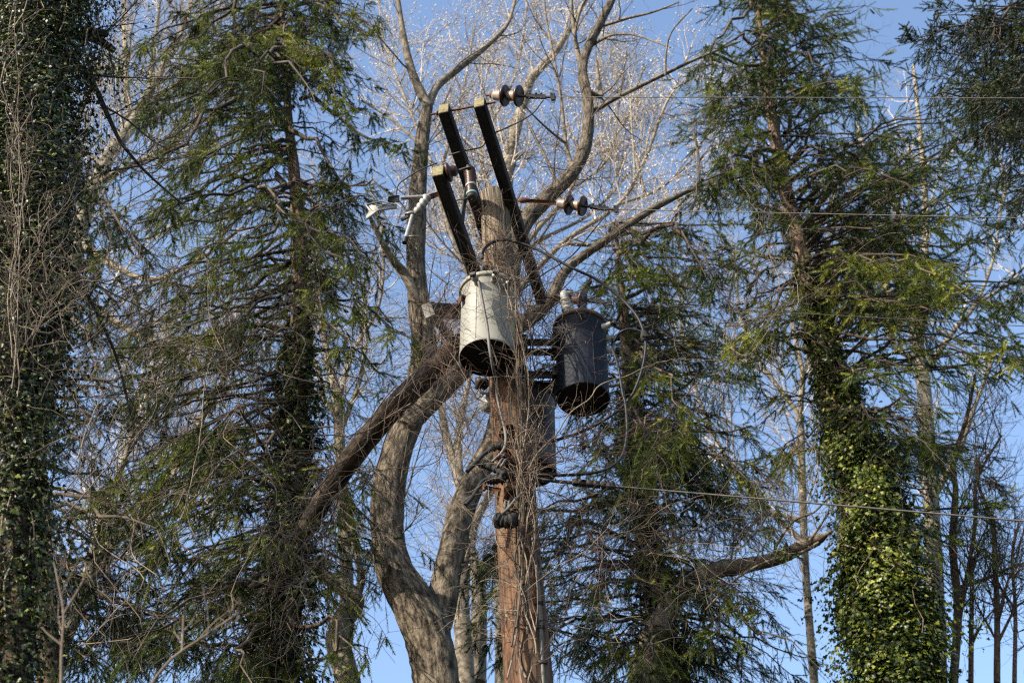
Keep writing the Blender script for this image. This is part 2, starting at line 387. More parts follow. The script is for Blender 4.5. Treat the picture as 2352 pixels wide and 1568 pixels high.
def spruce(label, trunk, Y, boxes, seed, droop=.6, needle='needle', group=None, M_=50, nl=.042, w=.0088, sec=4.4, sh=8, sec_len=(.25, .8), top=None,
           dead=60, name='spruce_tree', spread=1.4, slen=(.13, .29), world=None):
    """trunk: pixel polyline from bottom to top [(x,y,w)]; boxes: (x0,y0,x1,y1,n,k): n branches whose tips fall in the box,
    starting on the trunk k*|dx| lower (positive) or higher (negative) in the picture."""
    global rng
    rng = np.random.default_rng(seed)
    if world:   # (x, y, height, crown radius, branches)
        wx, wy, wh, wr, wn = world
        pts = [np.array([wx, wy, z]) for z in np.linspace(-.15, wh, 8)]; rad = list(np.linspace(.24, .02, 8)); gp, gr = pts, rad
    else:
        pts, rad = limb(trunk, Y); ys = [t[1] for t in trunk]
        gp, gr = to_ground(pts, rad)
    root = thing(name, gp[0] * np.array([1, 1, 0]), label, 'tree', group)
    mb = MB(); tube(mb, gp, gr, 14, sub=8, lump=.07); mb.build('trunk', M['spruce_bark'], root)
    B = []; R = []; dens = []
    for (x0, y0, x1, y1, n, k) in boxes:
        for _ in range(n):
            tx = rng.uniform(x0, x1); ty = rng.uniform(y0, y1)
            dY = float(np.clip(rng.normal(0, spread), -2 * spread, 2 * spread))
            tip = P(tx, ty, Y + dY)
            xt = np.interp(ty, sorted(ys), [t[0] for t in sorted(trunk, key=lambda q: q[1])])
            y0s = ty + k * abs(tx - xt) + rng.normal(0, 45) + dY * 22
            st = trunk_at(pts, ys, np.clip(y0s, min(ys) + 5, max(ys)))
            if tip[2] > st[2] + 1.6: st = st  # steep riser
            L = np.linalg.norm(tip - st); s = np.linspace(0, 1, 12)
            arch = L * rng.uniform(.02, .09)
            q = st + (tip - st) * s[:, None]
            q[:, 2] += arch * np.sin(s * math.pi)
            wob = np.cumsum(rng.normal(0, .028 * L, (12, 3)), 0); wob -= wob[-1] * s[:, None]; q += wob * .7
            B.append(q); r0 = .007 + .0062 * L; R.append(np.linspace(r0, .004, 12))
    if world:
        for _ in range(wn):
            z = wh * (1 - .75 * rng.random()); rr = wr * (1.15 - z / wh) * 1.6 * rng.uniform(.6, 1.1); a_ = rng.uniform(0, 6.28)
            s = np.linspace(0, 1, 12)[:, None]; q = np.array([wx, wy, z]) + s * np.array([rr * math.cos(a_), rr * math.sin(a_), -.3 * rr])
            q = q + np.cumsum(rng.normal(0, .02, (12, 3)), 0) * s; B.append(q); R.append(np.linspace(.008 + .006 * rr, .004, 12))
    B = np.array(B); R = np.array(R)
    bm = MB(); tubes(bm, B, R, 6, rng.random(len(B)))
    # secondaries
    L = np.linalg.norm(np.diff(B, axis=1), axis=2).sum(1)
    ns = np.maximum(3, (L * sec * rng.uniform(.35, 1.35, len(L)))).astype(int); i = np.repeat(np.arange(len(B)), ns)
    cen = 1 - .80 * rng.random((len(B), 5)) ** 1.15
    t = np.clip(cen[i, rng.integers(0, 5, len(i))] + rng.normal(0, .045, len(i)), .12, 1)
    p, tg, r = at_t(B, R, i, t)
    sgn = np.where(rng.random(len(i)) < .5, -1, 1)[:, None]
    side = norm(np.cross(tg, np.array([0, 0, 1.0]))) * sgn
    dd = rng.uniform(.3, 1.0, (len(i), 1)) * droop
    d = norm(side * rng.uniform(.5, 1.0, (len(i), 1)) + tg * rng.uniform(.35, .95, (len(i), 1)) - np.array([0, 0, 1.0]) * dd + rng.normal(0, .15, (len(i), 3)))
    l = rng.uniform(*sec_len, len(i)) * rng.uniform(.6, 1.25, len(i)) * (1.2 - .6 * t) * np.clip(L[i] / 1.6, .45, 1.2)
    K = 6; S2 = np.zeros((len(i), K, 3)); S2[:, 0] = p
    dv = d.copy()
    for k in range(1, K):
        dv = norm(dv + rng.normal(0, .10, dv.shape) - np.array([0, 0, .16 * droop]))
        S2[:, k] = S2[:, k - 1] + dv * (l / (K - 1))[:, None]
    R2 = taper(np.full(len(i), .0042), np.full(len(i), .0018), K)
    tubes(bm, S2, R2, 3, rng.random(len(i)))
    # bare inner twigs
    if dead:
        Pd, Rd = spawn(B, R, dead * 4, .15, .7, (.6, 1.4), -.05, .2, 6, rmax=.006, rmin=.002, tmin=.03)
        tubes(bm, Pd, Rd, 3, rng.uniform(.4, 1, len(Pd)))
        Pe, Re = spawn(Pd, Rd, dead * 6, .08, .35, (.5, 1.2), -.05, .2, 4, rmax=.003, rmin=.0015)
        tubes(bm, Pe, Re, 3, rng.uniform(.4, 1, len(Pe)))
    bm.build('branches', M['branch'], root)
    # shoots
    clump = rng.uniform(0, 1, len(B))
    nsh = np.maximum(3, l * sh).astype(int); j = np.repeat(np.arange(len(i)), nsh)
    tt = rng.uniform(.08, 1, len(j))
    p2, tg2, _ = at_t(S2, R2, j, tt)
    pr = perp(tg2); pr[:, 2] *= .5
    d2 = norm(tg2 * rng.uniform(.5, 1.0, (len(j), 1)) + pr * rng.uniform(.3, .9, (len(j), 1)) - np.array([0, 0, .28 * droop]))
    fm = MB()
    tint = np.clip(.5 * clump[i[j]] + .35 * rng.random(len(i))[j] + .15 * rng.random(len(j)), 0, 1)
    shoots(fm, p2, d2, rng.uniform(*slen, len(j)), M_, nl, w, tint)
    # along the secondaries' own ends and the branch tips
    shoots(fm, S2[:, -2], norm(S2[:, -1] - S2[:, -2]), rng.uniform(slen[0], slen[1] * 1.3, len(i)), M_, nl, w, tint=np.clip(.5 * clump[i] + .5 * rng.random(len(i)), 0, 1))
    print('SHOOTS', name, len(B), len(i), len(j))
    fm.build('foliage', M[needle], root, smooth=False)
    return root, B

IVY = np.array([[0, -.05, 0], [.28, -.22, .06], [.50, .05, .10], [.26, .22, .05], [.34, .50, .06], [.10, .46, .0], [0, .85, -.06],
                [-.10, .46, .0], [-.34, .50, .06], [-.26, .22, .05], [-.50, .05, .10], [-.28, -.22, .06]]) - np.array([0, .2, 0])
def ivy_leaves(mb, pos, nrm, size):
    N = len(pos)
    n = norm(nrm); down = np.array([0, 0, -1.0]) + rng.normal(0, .45, (N, 3))
    y = norm(down - (down * n).sum(1, keepdims=True) * n); x = np.cross(y, n)
    K = len(IVY)
    V = pos[:, None] + size[:, None, None] * (IVY[None, :, 0:1] * x[:, None] + IVY[None, :, 1:2] * y[:, None] - IVY[None, :, 2:3] * n[:, None] * rng.uniform(.2, 2.2, (N, 1, 1)))
    V = np.concatenate([V, pos[:, None]], 1)
    j = np.arange(K)
    f = np.stack([np.full(K, K), j, (j + 1) % K], -1)
    F = (np.arange(N) * (K + 1))[:, None, None] + f[None]
    mb.add(V.reshape(-1, 3), F.reshape(-1, 3), None, np.repeat(rng.random(N), K + 1))

def ivy(label, spine, Y, n, seed, size=(.05, .09), stems=60, hang=.0, group=None, loose=.25, leaf='ivy'):
    """ivy clothing a trunk; spine: pixel polyline [(x,y,width px of the leaf mass)]"""
    global rng
    rng = np.random.default_rng(seed)
    pts, rad = limb(spine, Y)
    p, r = smoothpath(pts, rad, 8)
    root = thing('ivy', p[0] - np.array([0, 0, .3]), label, 'ivy', group)
    Ls = np.linalg.norm(np.diff(p, axis=0), axis=1); cum = np.concatenate([[0], np.cumsum(Ls)])
    # leaf clusters so the outline is uneven
    nc = n // 9
    wt = np.interp(np.linspace(0, cum[-1], 400), cum, r); cdf = np.cumsum(wt); cdf /= cdf[-1]
    sc_ = np.interp(rng.random(nc), cdf, np.linspace(0, cum[-1], 400))
    c = np.column_stack([np.interp(sc_, cum, p[:, k]) for k in range(3)]); rc = np.interp(sc_, cum, r)
    a = rng.uniform(0, 2 * math.pi, nc)
    lump = .80 + .20 * np.sin(a * 2 + sc_ * 2.1) + .16 * np.sin(a * 3 - sc_ * 4.7)
    f = lump * np.where(rng.random(nc) < .72, rng.uniform(.70, 1.0, nc), rng.uniform(.35, 1.0 + loose, nc))
    out = np.column_stack([np.cos(a), np.sin(a), np.zeros(nc)])
    cen = c + out * (rc * f)[:, None]
    i = np.repeat(np.arange(nc), 9)
    pos = cen[i] + rng.normal(0, 1, (len(i), 3)) * np.array([.055, .055, .085]) * (1 + rc[i][:, None])
    nr = norm(out[i] + np.array([0, 0, .55]) + rng.normal(0, .5, (len(i), 3)))
    mb = MB(); ivy_leaves(mb, pos, nr, rng.uniform(*size, len(i)))
    mb.build('leaves', M[leaf], root, smooth=False)
    st = MB()
    Q = []; RR = []
    for _ in range(stems):
        s0 = rng.uniform(0, cum[-1] * .8); s1 = min(cum[-1], s0 + rng.uniform(.6, 2.4)); ss = np.linspace(s0, s1, 10)
        cc = np.column_stack([np.interp(ss, cum, p[:, k]) for k in range(3)]); rc_ = np.interp(ss, cum, r)
        aa = rng.uniform(0, 6.28) + np.cumsum(rng.normal(0, .18, 10)); k = rng.uniform(.5, 1.08)
        Q.append(cc + np.column_stack([np.cos(aa), np.sin(aa), 0 * aa]) * (rc_ * k)[:, None] + rng.normal(0, .02, (10, 3))); RR.append(np.linspace(.008, .003, 10))
    tubes(st, np.array(Q), np.array(RR), 4, rng.random(stems))
    st.build('stems', M['vine'], root)
    return root

def bare_tree(label, limbs, Y, seed, lv=(60, 400, 1600), bark='pale_bark', twig='twig_pale', seedn=0, name='bare_tree', ground=True, up=.05, scale=1.0,
              l1=(.8, 2.2), l2=(.35, 1.1), l3=(.15, .5), S=10, lump=.05, group=None, sway=None, rmin=.003, seed_size=(.018, .03), limbm=None, trk=0):
    """limbs: list of (polyline px, Y0, Y1); the first is the trunk (bottom first)"""
    global rng
    rng = np.random.default_rng(seed)
    tr = MB(); A = []; AR = []; base = None
    lm = None
    for k, (pl, y0, y1) in enumerate(limbs):
        pts, rad = limb(pl, y0, y1)
        if k == 0 and ground:
            pts, rad = to_ground(pts, rad); base = np.array(pts[0]) * np.array([1, 1, 0])
        elif k == 0: base = np.array(pts[0])
        if k == 0: root = thing(name, base, label, 'tree', group)
        big = max(rad) > .028 or k == 0
        lm = MB(); tgt = tr if k <= trk else lm
        q, r = smoothpath(pts, rad, 8)
        tube(tgt, q, r, S if big else 7, lump=lump if big else .03)
        if k > trk: lm.build('limb', M[limbm or bark], root)
        if k == 0 and ground: pts, rad = pts[4:], rad[4:]
        q, r = smoothpath(pts, rad, 8)
        a, b = resample((q, r), 24); A.append(a); AR.append(b)
    tr.build('trunk', M[bark], root)
    A = np.array(A); AR = np.array(AR); tw = MB()
    n1, n2, n3 = lv
    P1, R1 = spawn(A, AR, n1, *l1, up=up, K=9, noise=.10, rmax=.03, rmin=rmin, rl=.008)
    tubes(tw, P1, R1, 5, rng.random(n1))
    P2, R2 = spawn(P1, R1, n2, *l2, up=up, K=7, noise=.13, rmax=.012, rmin=rmin * .85)
    tubes(tw, P2, R2, 4, rng.random(n2))
    P3, R3 = spawn(P2, R2, n3, *l3, up=up, K=5, noise=.15, rmax=.006, rmin=rmin * .7)
    tubes(tw, P3, R3, 3, rng.random(n3))
    tw.build('twigs', M[twig], root)
    if seedn:
        sd = MB(); allp = np.concatenate([P3[:, -1], P2[:, -1]]); k = rng.choice(len(allp), min(seedn, len(allp)), replace=False)
        seeds(sd, allp[k], rng.uniform(*seed_size, len(k)))
        sd.build('seed_heads', M['seed'], root)
    return root

def vinemass(label, strands, n, seed, Y=9, spread=.06, side=200, fine=300, mat_='vine', name='bare_vine', rad=(.004, .011), K=40, up=-.02, lside=(.2, .9), base=None, cat='vine', yj=.05, behind=0):
    """bundle of bare vine strands following pixel polylines [(x,y,(Y))] plus side shoots"""
    global rng
    rng = np.random.default_rng(seed)
    mb = MB(); Q = []; RR = []
    for st in strands:
        pts = [P(s[0], s[1], s[2] if len(s) > 2 else Y) for s in st]
        q, _ = smoothpath(pts, np.ones(len(pts)), 8); q, _ = resample((q, np.ones(len(q))), K)
        for _ in range(n):
            w = rng.normal(0, 1, (9, 3)); x = np.linspace(0, 8, K); ww = np.column_stack([np.interp(x, np.arange(9), w[:, k]) for k in range(3)])
            ww = (ww + np.roll(ww, 1, 0) + np.roll(ww, -1, 0)) / 3
            a = int(rng.integers(0, K // 3)) if n > 2 else 0; b = int(rng.integers(K * 2 // 3, K)) if n > 2 else K - 1
            o = q + ww * spread * np.array([1, .7, .35]) + rng.normal(0, .003, (K, 3))
            o, _ = resample((o[a:b + 1], np.ones(b + 1 - a)), K)
            Q.append(o); RR.append(np.linspace(rng.uniform(*rad), rad[0] * .7, K))
    Q = np.array(Q); RR = np.array(RR)
    tubes(mb, Q, RR, 5, rng.random(len(Q)))
    if side:
        P1, R1 = spawn(Q, RR, side, *lside, ang=(.3, 1.3), up=up, K=10, noise=.22, rmax=.006, rmin=.0022, tmin=.02)
        tubes(mb, P1, R1, 4, rng.random(side))
        if fine:
            P2, R2 = spawn(P1, R1, fine, .06, .4, ang=(.4, 1.3), up=up, K=6, noise=.25, rmax=.0032, rmin=.0016)
            tubes(mb, P2, R2, 3, rng.random(fine))
    o = mb.build(name, M[mat_])
    tag(o, label, cat)
    return o

# ------------------------------------------------------------------ world, sun, camera
SUN_EL = math.radians(31); SUN_AZ = math.radians(234)      # azimuth clockwise from +Y: behind the camera, to the left
w = bpy.data.worlds.new('World'); SC.world = w; w.use_nodes = True
nt = w.node_tree; nt.nodes.clear()
sky = nt.nodes.new('ShaderNodeTexSky'); sky.sky_type = 'NISHITA'; sky.sun_disc = False
sky.sun_elevation = SUN_EL; sky.sun_rotation = SUN_AZ; sky.air_density = 1.0; sky.dust_density = 1.3; sky.ozone_density = 1.25
bg = nt.nodes.new('ShaderNodeBackground'); bg.inputs[1].default_value = .15
wo = nt.nodes.new('ShaderNodeOutputWorld'); nt.links.new(sky.outputs[0], bg.inputs[0]); nt.links.new(bg.outputs[0], wo.inputs[0])
sl = bpy.data.lights.new('sun', 'SUN'); sl.energy = 4.7; sl.angle = math.radians(.53); sl.color = (1, .90, .76)
so = bpy.data.objects.new('sun', sl); COL.objects.link(so)
sd = Vector((math.sin(SUN_AZ) * math.cos(SUN_EL), math.cos(SUN_AZ) * math.cos(SUN_EL), math.sin(SUN_EL)))
so.rotation_euler = sd.to_track_quat('Z', 'Y').to_euler()
cd = bpy.data.cameras.new('camera'); co = bpy.data.objects.new('camera', cd); COL.objects.link(co)
cd.lens = 50; cd.sensor_width = 36; cd.clip_end = 3000; cd.clip_start = .05
co.location = CAM; co.rotation_euler = (math.pi / 2 + PITCH, 0, 0)
cd.dof.use_dof = True; cd.dof.focus_distance = 12.0; cd.dof.aperture_fstop = 2.6
SC.camera = co
SC.view_settings.view_transform = 'Standard'; SC.view_settings.look = 'None'; SC.view_settings.exposure = 1.32; SC.view_settings.gamma = 1
SC.cycles.max_bounces = 5; SC.cycles.diffuse_bounces = 2; SC.cycles.glossy_bounces = 2; SC.cycles.transmission_bounces = 3; SC.cycles.transparent_max_bounces = 4
SC.cycles.use_denoising = False; SC.cycles.filter_width = 1.25
SC.cycles.caustics_reflective = False; SC.cycles.caustics_refractive = False

# ground: one gently uneven sheet out to the horizon
g = MB(); rs = np.concatenate([np.linspace(0, 60, 31), np.geomspace(75, 2000, 14)]); S_ = 64
a = np.linspace(0, 2 * math.pi, S_, endpoint=False)
V = np.stack([rs[:, None] * np.cos(a), rs[:, None] * np.sin(a), .12 * np.sin(rs[:, None] * .5 + 3 * np.cos(a)) * np.minimum(1, rs[:, None] / 8) - .1], -1)
i_ = np.arange(len(rs) - 1)[:, None] * S_; j_ = np.arange(S_)[None]; k_ = (j_ + 1) % S_
g.add(V, np.stack([i_ + j_, i_ + S_ + j_, i_ + S_ + k_, i_ + k_], -1).reshape(-1, 4))
tag(g.build('ground', M['ground'], base=(0, 0, 0)), None, None, kind='structure')

# ------------------------------------------------------------------ utility pole
YP = 8.8
def mixpole():
    m = M['pole']; nt = m.node_tree; N = nt.nodes; L = nt.links
    bs = next(n for n in N if n.type == 'BSDF_PRINCIPLED'); src = bs.inputs['Base Color'].links[0].from_socket
    tc = next(n for n in N if n.type == 'TEX_COORD'); nz = next(n for n in N if n.type == 'TEX_NOISE')
    sp = N.new('ShaderNodeSeparateXYZ'); L.new(tc.outputs['Object'], sp.inputs[0])
    mr = N.new('ShaderNodeMapRange'); mr.inputs[1].default_value = ZG - .5; mr.inputs[2].default_value = ZG + .6; L.new(sp.outputs['Z'], mr.inputs[0])
    r = N.new('ShaderNodeValToRGB'); e = r.color_ramp.elements
    e[0].position = .3; e[0].position = .38; e[0].color = (.022, .016, .010, 1); e[1].position = .66; e[1].color = (.235, .19, .13, 1)
    L.new(nz.outputs['Fac'], r.inputs['Fac'])
    mx = N.new('ShaderNodeMix'); mx.data_type = 'RGBA'; L.new(mr.outputs[0], mx.inputs[0]); L.new(src, mx.inputs[6]); L.new(r.outputs['Color'], mx.inputs[7])
    # broad weathered streaks lower down
    tc2 = N.new('ShaderNodeMapping'); tc2.inputs['Scale'].default_value = (9, .7, 1); L.new(tc.outputs['UV'], tc2.inputs['Vector'])
    n2 = N.new('ShaderNodeTexNoise'); n2.inputs['Scale'].default_value = 1; n2.inputs['Detail'].default_value = 3; L.new(tc2.outputs['Vector'], n2.inputs['Vector'])
    r2 = N.new('ShaderNodeValToRGB'); r2.color_ramp.elements[0].position = .52; r2.color_ramp.elements[1].position = .66; L.new(n2.outputs['Fac'], r2.inputs['Fac'])
    mm = N.new('ShaderNodeMath'); mm.operation = 'MULTIPLY'; mm.inputs[1].default_value = .4; L.new(r2.outputs['Color'], mm.inputs[0])
    m2 = N.new('ShaderNodeMix'); m2.data_type = 'RGBA'; L.new(mm.outputs[0], m2.inputs[0]); L.new(mx.outputs[2], m2.inputs[6]); m2.inputs[7].default_value = (.20, .145, .09, 1)
    L.new(m2.outputs[2], bs.inputs['Base Color'])
ZG = P(1145, 600, YP)[2]; mixpole()
pl = [(1215, 1568, 113), (1195, 1307, 101), (1188, 1205, 97), (1170, 925, 88), (1150, 700, 78), (1140, 521, 68), (1133, 452, 64)]
pts, rad = limb(pl, YP); pts, rad = to_ground(pts, rad, 1.12)
pole = thing('utility_pole', pts[0] * np.array([1, 1, 0]), 'tall leaning wooden utility pole with three dark crossarms, carrying transformers and vines', 'utility pole')
mb = MB(); q, r = smoothpath(pts, rad, 14); q = np.vstack([q, q[-1] + [0, 0, .025]]); r = np.append(r, r[-1] * .8)
tube(mb, q, r, 40, lump=.006); mb.build('shaft', M['pole'], pole)
zA = P(1178, 480, YP)[2]; z3 = P(1100, 612, YP - .05)[2]
N1 = PZ(1101, 236, zA); F1 = PZ(1244, 690, zA); dA = norm(F1 - N1)
N2 = PZ(1019, 250, zA); F2 = N2 + (F1 - N1)
N3 = PZ(1006, 393, z3); F3 = N3 + dA * 1.75
sideA = norm(np.cross(dA, [0, 0, 1.0]))
def arm(a, b, w_, h_):
    m = MB(); n_ = 9
    bar(m, a, b, w_, h_, bev=.007)
    o = m.build('crossarm', M['timber'], pole)
    c = MB(); bar(c, a - norm(b - a) * .006, a + norm(b - a) * .010, w_ - .008, h_ - .008, bev=.004); c.build('end_grain', M['endgrain'], o)
    return o
arm(N1, F1, .098, .125); arm(N2, F2, .098, .125); arm(N3, F3, .10, .125)
m = MB(); tube(m, [N2 - sideA * .13 + dA * .05 + [0, 0, .02], N1 + sideA * .13 + dA * .05 + [0, 0, .03]], .010, 8)
lathe(m, [(0, 0), (.022, 0), (.022, .015), (0, .015)], N2 + dA * .05 - sideA * .062 + [0, 0, .021], -sideA, 8)
m.build('spacer_bolt', M['rust'], pole)
for k in (.97,):
    m = MB(); a = N1 + dA * (k * 1.35); b = N2 + dA * (k * 1.35)
    tube(m, [a + sideA * .08, b - sideA * .08], .009, 8); lathe(m, [(0, 0), (.03, 0), (.03, .008), (0, .008)], a + sideA * .052, sideA, 10); m.build('through_bolt', M['rust'], pole)
m = MB(); a = P(1100, 640, YP - .02); b = N3 + dA * .55 - [0, 0, .06]; bar(m, b, a + [0, 0, -.45], .035, .007, up=(1, 0, 0), bev=.002); m.build('brace', M['iron'], pole)
m = MB(); pc, rc = limb([(1222, 1230, 5), (1231, 1290, 7), (1236, 1350, 9), (1241, 1420, 10), (1244, 1490, 9), (1248, 1568, 9)], YP - .145)
pc, rc = to_ground(pc[::-1], rc[::-1], 1.0); tube(m, pc, rc, 10, sub=4); con = m.build('conduit', M['conduit'], pole)
for (x, y) in ((1238, 1385), (1242, 1440), (1247, 1520)):
    m = MB(); c = P(x, y, YP - .15); box(m, c, [.034, 0, 0], [0, .018, 0], [0, 0, .012], .004); m.build('strap', M['iron'], con)
# small bracket sticking out to the left
m = MB(); a = P(1150, 1125, YP - .1); b = P(1112, 1118, YP - .15); bar(m, a, b, .035, .02, bev=.004); tube(m, [b + [0, 0, -.03], b + [0, 0, .05]], .012, 8); m.build('side_bracket', M['rust'], pole)

# ------------------------------------------------------------------ transformers
def bushing(mb, o, d, l, r, n):
    pr = [(r * .55, 0)]
    for k in range(n):
        h = l * (k + .1) / n
        pr += [(r * .62, h), (r * (1.0 - .04 * k), h + l * .28 / n), (r * (.98 - .04 * k), h + l * .45 / n), (r * .62, h + l * .62 / n)]
    pr += [(r * .5, l), (0, l * 1.02)]
    lathe(mb, pr, o, d, 20)
def transformer(label, bc, yt, wpx, Y, paint, lidm, face, tilt=(0, 0)):
    b = P(bc[0], bc[1], Y); t_ = P(bc[0], yt, Y); h = t_[2] - b[2]; r = .5 * wpx / pxm(b)
    up = norm(np.array([tilt[0], tilt[1], 1.0]))
    t = thing('transformer', b, label, 'transformer', 'drum transformers mounted round the pole')
    m = MB(); lathe(m, [(r, .0), (r + .004, .008), (r + .004, .02), (r, .028), (r, h * .5), (r, h - .03), (r + .006, h - .022), (r + .006, h)], b, up, 64); m.build('tank', M[paint], t)
    m = MB(); lathe(m, [(0, .035), (r * .5, .032), (r - .012, .035), (r - .012, .0005), (r - .001, 0)], b, up, 48); m.build('base_plate', M['base_dark'], t)
    m = MB(); lathe(m, [(r + .001, h - .012), (r + .020, h - .010), (r + .024, h + .012), (r + .018, h + .032), (r * .86, h + .055), (r * .4, h + .075), (0, h + .08)], b, up, 64)
    lid = m.build('lid', M[lidm], t)
    m = MB(); s_ = np.linspace(.03, h - .03, 12); az = math.radians(24 * face); e = np.array([math.sin(az), -math.cos(az), 0]) * (r + .001); tube(m, b + e + up * s_[:, None], .0035, 6); m.build('weld_seam', M[paint], t)
    return t, b, up, r, h, lid
T1, b1, u1, r1, h1, lid1 = transformer('pale grey drum transformer with bare vines trailing over its front, left of the pole', (1119, 822), 675, 128, 8.42, 'paint_light', 'lid_light', -1)
def radial(az):
    a = math.radians(az); return np.array([math.sin(a), -math.cos(a), 0])      # 0 = towards the camera, + to the right
for az, zz in ((-22, .88), (12, .90), (38, .86)):
    m = MB(); d = norm(radial(az) + [0, 0, .12]); o = b1 + u1 * h1 * zz + radial(az) * (r1 - .005)
    lathe(m, [(.028, 0), (.028, .02), (.022, .024), (.022, .045), (.028, .05), (.026, .075), (.012, .08), (.012, .10)], o, d, 16)
    bu = m.build('low_voltage_bushing', M['galv'], T1)
    m = MB(); box(m, o + d * .105, np.cross(d, [0, 0, 1.0]) * .026, d * .014, [0, 0, .018], .004); m.build('clamp', M['iron'], bu)
for az, zz in ((-62, .78),):
    m = MB(); o = b1 + u1 * h1 * zz + radial(az) * (r1 - .002); s = np.cross(radial(az), [0, 0, 1.0])
    box(m, o + radial(az) * .018, s * .032, radial(az) * .02, [0, 0, .012], .004); box(m, o + radial(az) * .034 - [0, 0, .028], s * .03, radial(az) * .005, [0, 0, .034], .002)
    m.build('lifting_lug', M['rust'], T1)
m = MB(); bushing(m, b1 + u1 * (h1 + .05) + radial(150) * r1 * .5, (0, 0, 1), .2, .055, 4); m.build('high_voltage_bushing', M['white'], T1)
for zz in (.75, .25):
    m = MB(); box(m, b1 + [.06, r1 + .045, h1 * zz], [.05, 0, 0], [0, .05, 0], [0, 0, .03], .005); m.build('hanger', M['iron'], T1)

T2, b2, u2, r2, h2, lid2 = transformer('charcoal drum transformer with brown lid and white ribbed bushing, right of the pole', (1340, 918), 757, 121, 8.75, 'paint_dark', 'lid', 1)
bo = b2 + u2 * (h2 + .035) + radial(-50) * r2 * .55
m = MB(); bushing(m, bo, norm(np.array([-.16, -.12, 1.0])), .24, .056, 5); bb = m.build('high_voltage_bushing', M['white'], T2)
m = MB(); tip = bo + norm(np.array([-.16, -.12, 1.0])) * .25; lathe(m, [(.03, -.01), (.034, .01), (.034, .05), (.025, .06), (0, .06)], tip, (-.1, -.1, 1), 16); box(m, tip + [.035, -.01, .05], [.045, 0, .008], [0, .014, 0], [0, 0, .014], .003); m.build('cap', M['white'], bb)
m = MB(); o = b2 + u2 * h2 * .93 + radial(2) * r2; lathe(m, [(.03, -.004), (.03, .012), (.016, .014), (.016, .05), (0, .05)], o, radial(2), 14); box(m, o + radial(2) * .045, [.028, 0, .006], [0, .010, 0], [0, 0, .012], .003); m.build('ground_terminal', M['iron'], T2)
for az, zz in ((60, .90), (88, .86), (100, .74)):
    d = norm(radial(az) + [0, 0, .1]); o = b2 + u2 * h2 * zz + radial(az) * (r2 - .005)
    m = MB(); lathe(m, [(.032, 0), (.032, .03), (.024, .034), (.026, .075), (.018, .08), (.013, .11), (0, .11)], o, d, 16); bu = m.build('low_voltage_bushing', M['white'], T2)
    m = MB(); box(m, o + d * .105, np.cross(d, [0, 0, 1.0]) * .026, d * .02, [0, 0, .02], .004); m.build('clamp', M['iron'], bu)
for zz in (.28, .74):
    m = MB()
    z = b2[2] + h2 * zz; xp = P(1165, 850, YP)[0] + .12
    for dy in (-.06, .06):
        box(m, [(xp + b2[0] - r2) / 2, b2[1] + dy, z], [(b2[0] - r2 - xp) / 2 + .02, 0, 0], [0, .012, 0], [0, 0, .035], .004)
    box(m, [b2[0] - r2 - .015, b2[1], z], [.02, 0, 0], [0, .12, 0], [0, 0, .05], .005)
    box(m, [xp + .02, b2[1], z], [.03, 0, 0], [0, .10, 0], [0, 0, .06], .006)
    m.build('mounting_bracket', M['iron'], T2)
m = MB(); sx = np.cross(radial(-68), [0, 0, 1.0]); box(m, b2 + u2 * h2 * .12 + radial(-68) * (r2 + .012), sx * .055, radial(-68) * .014, [0, 0, .085], .006); m.build('side_box', M['paint_dark'], T2)

T3, b3, u3, r3, h3, lid3 = transformer('dark grey drum transformer half hidden behind the pole and vines, below the charcoal one', (1222, 1085), 925, 112, 9.3, 'paint_grey', 'lid', 1)
m = MB(); bushing(m, b3 + u3 * (h3 + .04) + radial(-10) * r3 * .55, (0, 0, 1), .2, .055, 4); m.build('high_voltage_bushing', M['white'], T3)
m = MB(); d = radial(12); sx = np.cross(d, [0, 0, 1.0]); box(m, b3 + u3 * h3 * .36 + d * (r3 + .006), sx * .075, d * .006, [0, 0, .045], .003); m.build('label_plate', M['galv'], T3)
m = MB(); box(m, b3 + [-.02, -r3 - .06, h3 * .20], [.05, 0, 0], [0, .035, 0], [0, 0, .035], .004); m.build('terminal_box', M['white'], T3)

